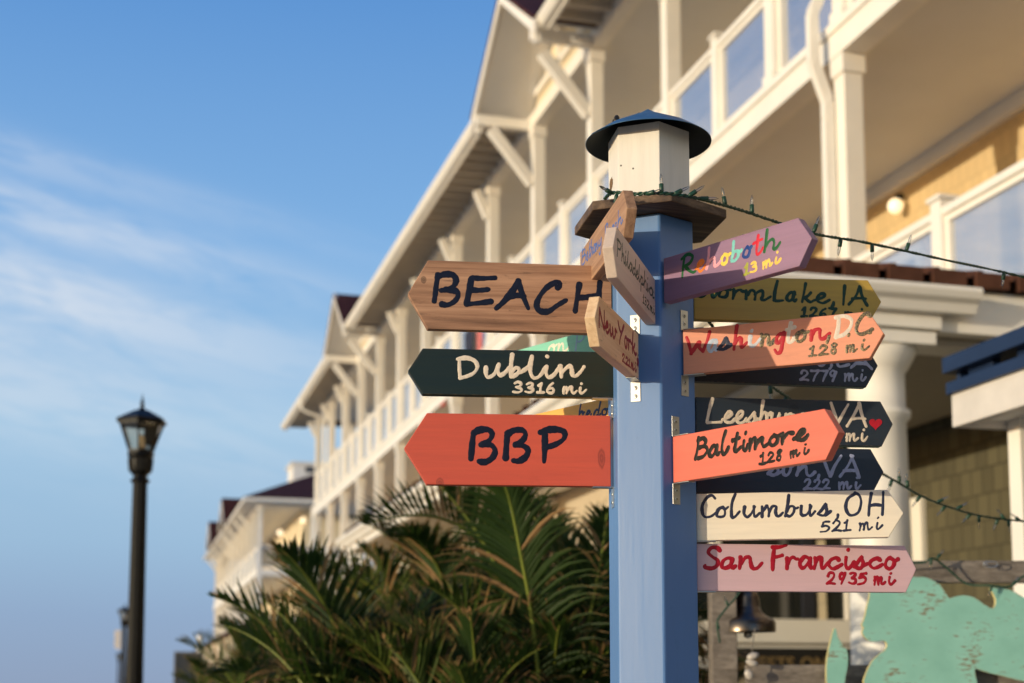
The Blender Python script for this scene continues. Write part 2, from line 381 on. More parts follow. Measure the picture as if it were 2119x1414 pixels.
def gable(root, yc, hw, zb=11.22, zp=12.62, xf=5.58, xb=8.2):
    m = MB(); t = .09
    for sgn in (-1, 1):                                   # roof slopes
        a = Vector((xf - .06, yc + sgn * (hw + .12), zb - .02)); p = Vector((xf - .06, yc, zp))
        n = Vector((0, sgn * (zp - zb), hw)).normalized() * t
        m.mat(0).poly([a + n * .35, p + n * .35, p + n, a + n], (xb - xf, 0, 0))
        m.mat(2).poly([a + Vector((.1,0,0)) - n * .1, p + Vector((.1,0,0)) - n * .1, p + Vector((.1,0,0)) + n * .3, a + Vector((.1,0,0)) + n * .3], (xb - xf, 0, 0))
    r_ = m.build('gable_roof', [ROOF, TRIM, CEIL], root)
    m = MB()
    for sgn in (-1, 1):
        a = Vector((xf, yc + sgn * (hw + .16), zb - .20)); p = Vector((xf, yc, zp - .10)); u = Vector((0, 0, .22))
        m.poly([a, p, p + u, a + u], (-.05, 0, 0))
        m.bar((xf - .02, yc + sgn * (hw - .1), zb - .10), (XF, yc + sgn * (hw - .1), zb - .10), .13, .17)
        m.bar((xf + .05, yc + sgn * hw, zb - .12), (xf + .05, yc + sgn * hw, zb - .28), .1, .1)
    m.build('barge_board', TRIM, r_, bevel=.005)
    m = MB(); m.poly([(XF - .04, yc - hw, zb), (XF - .04, yc + hw, zb), (XF - .04, yc, zp - .1)], (.06, 0, 0)); m.build('gable_wall', YELLOW_X, r_)
    m = MB(); m.bar((XF - .08, yc - hw * .75, zb + .33), (XF - .08, yc + hw * .75, zb + .33), .07, .12)
    m.bar((XF - .08, yc, zb), (XF - .08, yc, zp - .15), .07, .12); m.build('gable_truss', TRIM, r_)
def eave(root, y0, y1):
    m = MB(); m.box((XG + .02, y0, 11.30), (XF + .2, y1, 11.34)); n = int((y1 - y0) / .42)
    for i in range(n): yy = y0 + .2 + i * .42; m.box((XG + .05, yy, 11.17), (XF - .105, yy + .05, 11.297))
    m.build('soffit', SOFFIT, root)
    m = MB(); pr = [(XG + .02, 11.30), (XG - .13, 11.30), (XG - .15, 11.27), (XG - .12, 11.20), (XG - .07, 11.14), (XG + .02, 11.14)]
    m.poly([(x, y0, z) for x, z in pr], (0, y1 - y0, 0)); m.box((XG + .022, y0, 11.1), (XG + .06, y1, 11.29)); m.build('gutter', TRIM, root)
def wall_lamp(root, p):
    m = MB().lathe([(0.0, -.05), (.05, -.05), (.05, .0), (.02, .02), (0, .02)], Vector(p) + Vector((0, 0, .12)), 12); o = m.build('lamp_bracket', LAMPBLACK, root)
    MB().lathe([(.001, -.09)] + [(.09 * math.sin(a * .2618), -.09 * math.cos(a * .2618)) for a in range(1, 12)] + [(.001, .09)], Vector(p) + Vector((-.06, 0, -.02)), 16).build('lamp_globe', LAMPGLOW, o)
def door(root, y0, y1, z0, z1, kind=0):
    m = MB(); m.box((XW - .07, y0 - .11, z0), (XW - .003, y0, z1 + .14)); m.box((XW - .07, y1, z0), (XW - .003, y1 + .11, z1 + .14)); m.box((XW - .07, y0, z1), (XW - .003, y1, z1 + .14))
    o = m.build('door', TRIM, root)
    MB().box((XW - .045, y0 + .002, z0), (XW - .004, y1 - .002, z1 - .002)).build('door_glass', WINGLASS if kind == 0 else DARK, o)

NY_ = [-12.4, -9.4, -6.4, -3.4, -.4, 2.6, 5.6, 8.7, 11.75]
hotel = tag(empty('hotel', (7.7, 26, 0)), 'long cream beachfront hotel with gabled balconies behind the blue signpost', 'hotel')
Y0, Y1 = -14.0, 49.6  # southern stretch, out of view, lengthened to bounce warm light
KY = [13.24 + 2.98 * k for k in range(13)]; KY[12] = 49.2
def slab(root, zb, zt, y0, y1, name='balcony_floor'):
    m = MB(); m.box((XF - .13, y0, zb), (XF + .13, y1, zt)).box((XF - .16, y0, zt - .07), (XF - .133, y1, zt + .02)).build(name, TRIM, root, bevel=.006)
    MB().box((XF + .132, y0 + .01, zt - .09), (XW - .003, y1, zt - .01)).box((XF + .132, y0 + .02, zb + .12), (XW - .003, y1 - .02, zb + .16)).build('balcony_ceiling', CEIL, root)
    MB().box((XW - .09, y0, zb - .06), (XW - .002, y1, zb + .118)).build('ceiling_trim', TRIM, root)
slab(hotel, ZB3, ZT3, Y0, Y1); slab(hotel, ZB2, ZT2, Y0, Y1)
CREAM_Y = siding('cream_shingle_siding', (222, 204, 172), .75, .16, .30, 'y', .8, .05)
MB().box((XW, Y0, 0), (XW + .3, Y1 - 3.2, ZT3)).build('wall', YELLOW_Y, hotel)
MB().box((XW, Y0, ZT3), (XW + .3, Y1 - 3.2, 12.2)).build('wall', CREAM_Y, hotel)
MB().box((XW + .302, Y0 + .1, 0), (16, Y1 - 3.3, 12.1)).build('rear_wall', YELLOW_X, hotel)
MB().box((XF + .12, Y0, ZC + .07), (XW - .003, Y1 - .02, ZC + .11)).build('balcony_ceiling', CEIL, hotel)
MB().box((XF - .1, Y0, ZC), (XF + .118, Y1, ZC + .24)).build('header_beam', TRIM, hotel, bevel=.006)
MB().box((XW - .09, Y0, ZC - .14), (XW - .002, Y1 - 3.2, ZC + .068)).build('ceiling_trim', TRIM, hotel)

for y in NY_ + KY: column(hotel, XF, y, ZT3, ZC)
for y in NY_ + KY[1:]: column(hotel, XF, y, ZT2, ZB3)
ys3 = NY_ + KY
for a, c in zip(ys3, ys3[1:]): railing(hotel, a + .1, c - .1, ZT3, 9.13, newel=(c - a) > 2)
ys2 = NY_ + KY[1:]
for a, c in zip(ys2, ys2[1:]): railing(hotel, a + .1, c - .1, ZT2, 5.62)
for x in (7.8,): column(hotel, x, Y1 - .25, ZT3, ZC); column(hotel, x, Y1 - .25, ZT2, ZB3)
G1, G2 = (KY[2] + KY[3]) / 2, (KY[8] + KY[9]) / 2
for gc in (G1, G2): gable(hotel, gc, 1.74, zp=12.5)
rz = lambda x: 11.345 + (x - XG + .1) * .41
m = MB()
for a, c, x0 in ((Y0, G1 - 1.7, XG - .1), (G1 - 1.7, G1 + 1.7, XF + .1), (G1 + 1.7, G2 - 1.7, XG - .1), (G2 - 1.7, G2 + 1.7, XF + .1), (G2 + 1.7, Y1 + 2.4, XG - .1)):
    m.poly([(x0, a, rz(x0)), (11.5, a, rz(11.5)), (17, a, 11.345)], (0, c - a, 0))
m.build('roof', ROOF, hotel)
for k in (2, 3, 8, 9): brace(hotel, KY[k])
for k in (0, 1, 4, 5, 6, 7, 10, 11, 12):                   # flared brackets along the header
    MB().bar((XF, KY[k] + .1, ZC - .62), (XF, KY[k] + .34, ZC - .12), .14, .13, (1, 0, 0)).bar((XF - .1, KY[k], ZC - .6), (XF - .32, KY[k], ZC - .1), .14, .13).build('knee_brace', TRIM, hotel)
for a, c in ((Y0, G1 - 1.9), (G1 + 1.9, G2 - 1.9), (G2 + 1.9, Y1 + 2.4)): eave(hotel, a, c)
m = MB().tube(catmull([(XG - .05, 46.6, 11.15), (XG - .05, 46.6, 10.95), (XG + .1, 46.6, 10.8), (XF - .25, 46.6, 10.62), (XF - .15, 46.6, 10.4), (XF - .15, 46.6, 8)], 4), .05, 8); m.build('downspout', TRIM, hotel)
m = MB()                                                 # downspout beside the near columns, stepping round the floor edge
dy = 11.87
dp = [(XF - .16, dy, 11.1), (XF - .16, dy, 8.62), (XF - .16, dy, 8.42), (XF - .30, dy, 8.10), (XF - .30, dy, 7.60), (XF - .17, dy - .02, 7.22), (XF - .17, dy - .02, 7.05), (XF - .17, dy - .02, 4.5)]
for p, q in zip(dp, dp[1:]): m.bar(p, q, .085, .11, (1, 0, 0))
for p in dp[1:-1]: m.lathe([(.0, -.058), (.05, -.058), (.05, .058), (0, .058)], p, 8)
m.build('downspout', TRIM, hotel, bevel=.01)
for i, y in enumerate([7.2, 10.2] + [v + 1.5 for v in KY[:10]]):
    door(hotel, y - .5, y + .55, ZT3, ZT3 + 2.25, i % 2); door(hotel, y - .45, y + .5, ZT2, ZT2 + 2.2, (i + 1) % 2)
for q in (P(1446, 97, X=XW - .12), P(1862, 424, X=XW - .12)): wall_lamp(hotel, q)
for y in (30.0, 36.0): wall_lamp(hotel, (XW - .1, y, 10.4))
# porch along the ground floor
EX, EY, EZ = 3.5, 7.45, 4.02
PY1 = 23.0
hip = [(EX, EY), (XF + .1, EY)]
m = MB()
ridge = 4.95
m.add([(EX, EY, EZ + .1), (EX, PY1, EZ + .1), (XF - .17, PY1, ridge), (XF - .17, EY + 3.1, ridge), (XF - .17, EY, EZ + .1)], [(0, 3, 2, 1), (0, 4, 3)])
m.add([(EX, EY, EZ + .06), (EX, PY1, EZ + .06), (XF - .17, PY1, ridge - .05), (XF - .17, EY + 3.1, ridge - .05), (XF - .17, EY, EZ + .06)], [(0, 1, 2, 3), (0, 3, 4)])
sl = (ridge - EZ - .1) / 3.1
for i in range(40):                                      # standing seams and tile noses at the eaves
    x = EX + .06 + i * .30
    if x < XF - .25:
        top = min(EY + 3.0, EY + (x - EX)); m.bar((x, EY, EZ + .125), (x, top, EZ + .125 + sl * (top - EY)), .03, .05)
for i in range(108):
    y = EY + .3 + i * .30
    if y < PY1: m.bar((EX, y, EZ + .125), (min(XF - .2, EX + (y - EY)), y, EZ + .125 + sl * min(XF - .2 - EX, y - EY)), .03, .05)
for i in range(11):
    x = EX + i * .30; m.poly([(x + .01, EY - .03, EZ + .03), (x + .24, EY - .03, EZ + .035), (x + .24, EY - .03, EZ + .13), (x + .01, EY - .03, EZ + .13)], (0, .05, 0))
m.build('porch_roof', PROOF, hotel)
pr = [(0, .02), (-.13, .02), (-.145, -.01), (-.125, -.05), (-.085, -.075), (-.06, -.13), (0, -.13)]
m = MB(); m.poly([(EX - .14, EY + p, EZ + q - .02) for p, q in pr], (1.62, 0, 0)); m.poly([(EX + p, EY - .14, EZ + q - .021) for p, q in pr], (0, PY1 - EY, 0)); m.build('porch_gutter', TRIM, hotel, bevel=.004)
m = MB(); m.box((EX + .003, EY + .003, EZ - .24), (4.78, EY + .10, EZ - .005)); m.box((EX + .003, EY + .1, EZ - .24), (EX + .1, PY1, EZ - .005))
m.box((4.783, EY + .05, EZ - .24), (XF - .14, EY + .16, EZ + .03))
m.build('porch_fascia', TRIM, hotel, bevel=.004)
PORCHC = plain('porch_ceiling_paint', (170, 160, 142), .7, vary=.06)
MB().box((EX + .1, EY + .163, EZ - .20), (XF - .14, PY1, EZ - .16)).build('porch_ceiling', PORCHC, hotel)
MB().box((EX + .9, EY + .35, EZ - .25), (EX + 1.15, PY1, EZ - .203)).box((EX + 1.153, EY + .35, EZ - .25), (XF - .14, EY + .58, EZ - .203)).build('porch_beam', TRIM, hotel)
def tuscan(x, y, zt, r=.2):
    m = MB(); p = [(r*1.25, 0), (r*1.25, .1), (r*1.15, .16), (r, .22)] + [(r * (1 - .12 * (t / 8) ** 2), .22 + (zt - .75) * t / 8) for t in range(1, 9)]
    rt = r * .88; p += [(rt + .028, zt - .50), (rt + .028, zt - .46), (rt, zt - .45), (rt, zt - .22), (rt + .02, zt - .20), (rt + .075, zt - .10), (rt + .075, zt - .075)]
    m.lathe(p, (x, y, 0), 36); m.box((x - rt - .09, y - rt - .09, zt - .075), (x + rt + .09, y + rt + .09, zt)); return m.build('round_column', TRIM, hotel)
PCX, PCY = P(1818, 1000, d=8.75).x, P(1818, 1000, d=8.75).y
tuscan(PCX, PCY, EZ - .253)
for y in (15.5, 20, 22.7): tuscan(4.5, y, EZ - .253)
# shop walls below the porch
MB().box((XF, Y0, 0), (XF + .25, 11.99, ZB2 - .005)).build('shingle_wall', OLIVE_Y, hotel)
ya_, yb_ = P(1906, 1080, X=XF - .05).y, P(1884, 1080, X=XF - .05).y
MB().box((XF - .05, ya_, 0), (XF - .003, yb_, P(1895, 1030, X=XF - .05).z)).build('door_trim', TRIM, hotel)
EWY = 12.0
MB().box((4.75, EWY, 0), (XF - .003, EWY + .2, ZB2 - .2)).build('shop_wall', BEIGE_X, hotel)
MB().box((4.75, EWY + .203, 0), (4.95, PY1, ZB2 - .21)).build('shop_front_wall', BEIGE_X, hotel)
m = MB()
zs = P(1600, 1282, Y=EWY).z; xl, xr = P(1436, 1300, Y=EWY).x, P(1756, 1300, Y=EWY).x
m.box((4.8, EWY - .10, zs - .22), (xr, EWY - .003, zs)); m.box((4.8, EWY - .06, zs - .46), (xr, EWY - .003, zs - .24))
for px, w in ((1478, .10), (1752, .08)): x = P(px, 1250, Y=EWY).x; m.box((x - w/2, EWY - .07, zs + .003), (x + w/2, EWY - .003, 3.55))
m.box((4.8, EWY - .07, 3.553), (xr, EWY - .003, 3.7))
win = m.build('shop_window', TRIM, hotel, bevel=.006)
MB().box((4.82, EWY - .03, zs + .002), (xr - .05, EWY - .004, 3.55)).build('window_pane', WINGLASS, win)
x = P(1668, 1250, Y=EWY).x; MB().box((x - .06, EWY - .06, zs + .004), (x + .06, EWY - .032, 3.548)).build('window_mullion', DARK, win)
x = P(1705, 1250, Y=EWY).x; MB().box((x - .08, EWY - .05, zs + .004), (x + .0, EWY - .033, 3.0)).build('curtain', YELLOW_X, win)

# far hotel
fh = tag(empty('hotel', (8, 85, 0)), 'distant cream hotel with red hip roof and lit corner balcony', 'hotel')
FA, FB = 69.6, 102.0; DZ = -.45
XE = 12.5
MB().box((XW, FA + 2.4, 0), (16, FB, 10.9)).build('wall', YELLOW_X, fh)
for zb, zt in ((ZB3 + DZ, ZT3 + DZ), (ZB2 + DZ, ZT2 + DZ)):
    MB().box((XF - .13, FA + .5, zb), (XF + .13, FB, zt)).box((XF + .131, FA + .5, zb), (15, FA + .76, zt)).build('balcony_floor', TRIM, fh)
    MB().box((XF + .131, FA + .761, zb + .1), (XW - .01, FB, zt - .02)).box((XW, FA + .762, zb + .1), (15, FA + 2.39, zt - .021)).build('balcony_ceiling', CEIL, fh)
zc = ZC + DZ
MB().box((XF - .1, FA + .45, zc), (XF + .12, FB, zc + .22)).box((XF + .121, FA + .45, zc), (15, FA + .67, zc + .22)).build('header_beam', TRIM, fh)
MB().box((5.85, FA - .3, zc + .2), (15.8, FB + .6, zc + .26)).build('soffit', CEIL, fh)
MB().box((5.72, FA - .45, zc + .14), (5.84, FB + .6, zc + .30)).box((5.842, FA - .45, zc + .14), (15.8, FA - .302, zc + .30)).build('gutter', TRIM, fh)
m = MB(); e = zc + .31; m.add([(5.7, FA - .5, e), (16, FA - .5, e), (16, FB + .6, e), (5.7, FB + .6, e), (9.7, FA + 4.6, e + 2.0), (10.9, FB - 5, e + 2.0)], [(0, 1, 4), (1, 2, 5, 4), (2, 3, 5), (3, 0, 4, 5), (3, 2, 1, 0)]); m.build('roof', ROOF, fh)
q0 = P(606, 996, Y=76.0); q1 = P(700, 996, Y=76.0); q2 = P(606, 960, Y=76.0)
m = MB(); m.box((q0.x, 76, q0.z - .5), (q1.x, 78.4, q2.z)); m.box((q0.x - .12, 75.9, q2.z + .001), (q1.x + .1, 78.5, q2.z + .12)); cu = m.build('roof_cupola', TRIM, fh)
a, c = P(632, 966, Y=75.97), P(672, 979, Y=75.97); MB().box((a.x, 75.95, c.z), (c.x, 75.998, a.z)).build('louver', DARK, cu)
fy = [FA + .6 + 3.1 * i for i in range(11)]
for y in fy: column(fh, XF, y, ZT3 + DZ, zc); column(fh, XF, y, ZT2 + DZ, ZB3 + DZ)
for y in fy: column(fh, XF, y, 0, ZB2 + DZ)
for x in (9.2, 11.8): column(fh, x, FA + .6, ZT3 + DZ, zc); column(fh, x, FA + .6, ZT2 + DZ, ZB3 + DZ)
for a, c in zip(fy, fy[1:]): railing(fh, a + .1, c - .1, ZT3 + DZ, 9.13 + DZ, newel=False); railing(fh, a + .1, c - .1, ZT2 + DZ, 5.62 + DZ, newel=False)
for zf, zt in ((ZT3 + DZ, 9.13 + DZ), (ZT2 + DZ, 5.62 + DZ)):
    m = MB().box((XF + .1, FA + .55, zt - .08), (14, FA + .65, zt)).box((XF + .1, FA + .57, zf + .08), (14, FA + .63, zf + .15)); o = m.build('railing', TRIM, fh)
    MB().box((XF + .1, FA + .59, zf + .152), (14, FA + .61, zt - .082)).build('glass_panel', GLASS, o)
for y in (81.5, 93.2):
    m = MB(); hw = 1.9
    for sgn in (-1, 1):
        a = Vector((5.5, y + sgn * hw, zc + .2)); p = Vector((5.5, y, zc + 1.75)); n = Vector((0, sgn * 1.5, 1.9)).normalized() * .12
        m.mat(0).poly([a, p, p + n, a + n], (3, 0, 0)); m.mat(1).poly([a - n * 1.6, p - n * 1.6, p - n * .05, a - n * .05], (-.06, 0, 0))
    m.mat(1).poly([(XF - .2, y - hw, zc + .25), (XF - .2, y + hw, zc + .25), (XF - .2, y, zc + 1.6)], (.06, 0, 0)); m.build('gable_roof', [ROOF, TRIM], fh)
    for s_ in (-1, 1): MB().bar((XF - .1, y + s_ * 1.55, zc - .95), (5.75, y + s_ * 1.55, zc - .05), .15, .16).build('knee_brace', TRIM, fh)
for y in (74, 77, 86, 89, 97, 100): MB().bar((XF - .1, y, zc - .8), (5.85, y, zc + .05), .15, .15).build('knee_brace', TRIM, fh)
for q in (P(580, 1103, Y=FA + 2.25), P(628, 1077, Y=FA + 2.25)):
    MB().lathe([(.001, -.16)] + [(.16 * math.sin(a * .314), -.16 * math.cos(a * .314)) for a in range(1, 10)] + [(.001, .16)], q, 14).build('lamp_globe', LAMPGLOW, fh)
m = MB(); m.poly([(4.9, FA - 2, 4.2), (XF - .14, FA - 2, 5.2), (XF - .14, FA - 2, 4.2)], (0, 30, 0)); m.build('porch_roof', ROOF, fh)
MB().box((5.2, FA - 1.5, 0), (5.4, FA + 26, 4.19)).build('porch_wall', BEIGE_X, fh)

# blue and white kiosk canopy at the right
kx = 3.6; ky1 = 5.56
kio = tag(empty('kiosk_canopy', (5.0, 4.2, 0)), 'white fascia canopy with blue metal roof edge in front of the olive shingle wall', 'canopy')
zb_ = P(1962, 888, X=kx).z; zf_ = P(1964, 820, X=kx).z; zt_ = P(1955, 745, X=kx).z
KBLUE = plain('navy_metal_edge', (31, 48, 80), .4, .3, .1, 8)
MB().box((kx, 1.5, zb_), (kx + .06, ky1, zf_)).box((kx + .062, ky1 - .06, zb_), (6.3, ky1, zf_)).build('fascia', plain('white_fascia_paint', (212, 206, 200), .5), kio, bevel=.004)
MB().box((kx + .062, 1.5, zb_ + .03), (6.3, ky1 - .062, zb_ + .06)).build('soffit', CEIL, kio)
m = MB(); h = zt_ - zf_
m.box((kx - .02, 1.5, zf_ + .002), (kx + .1, ky1 + .012, zf_ + h * .33)); m.box((kx - .03, 1.5, zt_ - h * .42), (kx + .1, ky1 + .02, zt_))
for y0_, y1_ in ((5.53, 5.56), (5.285, 5.467), (4.75, 5.108), (4.1, 4.55), (3.4, 3.9), (2.7, 3.2), (1.5, 2.5)): m.box((kx + .03, y0_, zf_ + h * .33), (kx + .075, y1_, zt_ - h * .42))
m.box((kx + .102, 1.5, zt_ - .05), (6.3, ky1 + .05, zt_)); m.build('roof_edge', KBLUE, kio, bevel=.003)
q = P(2120, 1000, d=6.35); MB().box((q.x - .045, q.y - .045, 0), (q.x + .045, q.y + .045, zb_ + .029)).build('support_post', TRIM, kio)
for y in (2.0,): MB().box((6.0, y - .07, 0), (6.14, y + .07, zb_ + .029)).build('support_post', TRIM, kio)

# ------------------------------------------------------------------ signpost
AX = P(1349, 1000, d=2.742); AX = Vector((AX.x, AX.y, 0))
TO = Vector((CAM.x - AX.x, CAM.y - AX.y, 0)).normalized(); RI = Vector((-TO.y, TO.x, 0))
def dirR(a): return TO * math.cos(R(a)) + RI * math.sin(R(a))      # a degrees to the viewer's right of "towards the viewer"
PHI, PR = 13.0, .0882
post = tag(empty('signpost', AX), 'tall blue hexagonal signpost hung with painted distance boards and topped by a birdhouse', 'signpost')
CAPZ = 2.506
def hexring(r, phi): return [dirR(phi + 60 * i) * r for i in range(6)]
def hexprism(m, r, phi, z0, z1):
    h = hexring(r, phi); vs = [AX + p + Vector((0, 0, z)) for z in (z0, z1) for p in h]
    return m.add(vs, [(0,1,2,3,4,5), (11,10,9,8,7,6)] + [(i, 6+i, 6+(i+1)%6, (i+1)%6) for i in range(6)])
# the post: six boards with a hairline between them
hexprism(MB(), PR, PHI, 0.0, CAPZ - .001).build('post', POSTBLUE, post, bevel=.0035)
CAPPHI, CAPR = 16.0, .1535
cap = hexprism(MB(), CAPR, CAPPHI, CAPZ, CAPZ + .018).build('cap', CAPWOOD, post, bevel=.002)
BPHI, BR_ = 14.8, .0825
BZ = CAPZ + .0185
bh = empty('birdhouse', (0, 0, 0)); bh.parent = post; bh['label'] = 'white hexagonal birdhouse with a blue cone roof on top of the post'
RIMZ, APZ = 2.677, 2.747
def hexwall():
    m = MB(); hexprism(m, BR_, BPHI, BZ, RIMZ + .012); return m
BIRD = Mat('white_birdhouse_paint'); cwh = lin(236, 230, 220)
bn = BIRD.noise(BIRD.coord((70, 70, 6)), 1, 5, .65)
BIRD.col(BIRD.mix(BIRD.ramp(BIRD.noise(BIRD.coord((40, 40, 26)), 1, 6, .8), [(.72, 0.0), (.8, .35)]), BIRD.ramp(bn, [(.3, tuple(v * .9 for v in cwh[:3]) + (1,)), (.7, cwh)]), lin(150, 120, 90))); BIRD.bump(bn, .4, .0012); BIRD.set(Roughness=.6)
body = hexwall().build('birdhouse_body', BIRD.m, bh, bevel=.0012)
m = MB(); rim = .1235
pro = [(.0005, APZ), (.02, APZ - .0125), (.05, APZ - .0275), (.09, APZ - .0475), (rim, RIMZ)]
m.lathe(pro, AX, 64); m.mat(2).lathe([(a, b_ - .0012) for a, b_ in pro], AX, 64); m.mat(0); m.lathe([(rim, RIMZ), (rim + .0008, RIMZ - .0008), (rim, RIMZ - .0012)], AX, 64)
roofp = AX + dirR(-75) * .062; sl_ = Vector((0, 0, RIMZ + .034))
m.mat(1).lathe([(0, .014), (.003, .013), (.0055, .009), (.006, .004), (.009, .003), (.009, -.002), (0, -.002)], AX + dirR(-68) * .066 + Vector((0, 0, APZ - .034)), 10)
a_ = AX + dirR(-62) * .02 + Vector((0, 0, APZ - .0118)); b2 = AX + dirR(-62) * (rim - .001) + Vector((0, 0, RIMZ + .0008)); m.mat(0).bar(a_, b2, .006, .0016)
m.build('birdhouse_roof', [ROOFBLUE, SCREW, plain('dull_roof_underside', (44, 46, 48), .7, .2)], bh)
# two nail holes, and the pecked entrance on the left wall
def wall_pt(px, py, fa):                                 # pixel onto the birdhouse wall whose normal is fa degrees right
    n = dirR(fa); p0 = AX + n * (BR_ * math.cos(R(30))); r = ray(px, py); t = (p0 - CAM).dot(n) / r.dot(n); return CAM + r * t, n
HOLE = plain('pecked_wood', (120, 92, 62), .9, vary=.5, scale=160)
m = MB()
for px, py in ((1285, 343), (1310, 349)):
    p, n = wall_pt(px, py, BPHI - 30); M_ = n.to_track_quat('Z', 'Y').to_matrix()
    m.lathe([(.0, .0006), (.0012, .0005), (.0018, .0002), (.0018, -.002)], p, 10, M_)
m.build('nail', SCREW, body)
p, n = wall_pt(1265, 381, BPHI - 90); M_ = n.to_track_quat('Z', 'Y').to_matrix(); tq = Vector((0, 0, 1))
sx = n.cross(tq); vs = []; rr = random.Random(3)
for i in range(22):
    a = 6.2832 * i / 22; k = 1 + rr.uniform(-.15, .15); vs.append(p + n * .0006 + sx * (math.cos(a) * .014 * k) + tq * (math.sin(a) * .0125 * k))
MB().add(vs, [tuple(range(22))]).build('entrance_hole', HOLE, body)

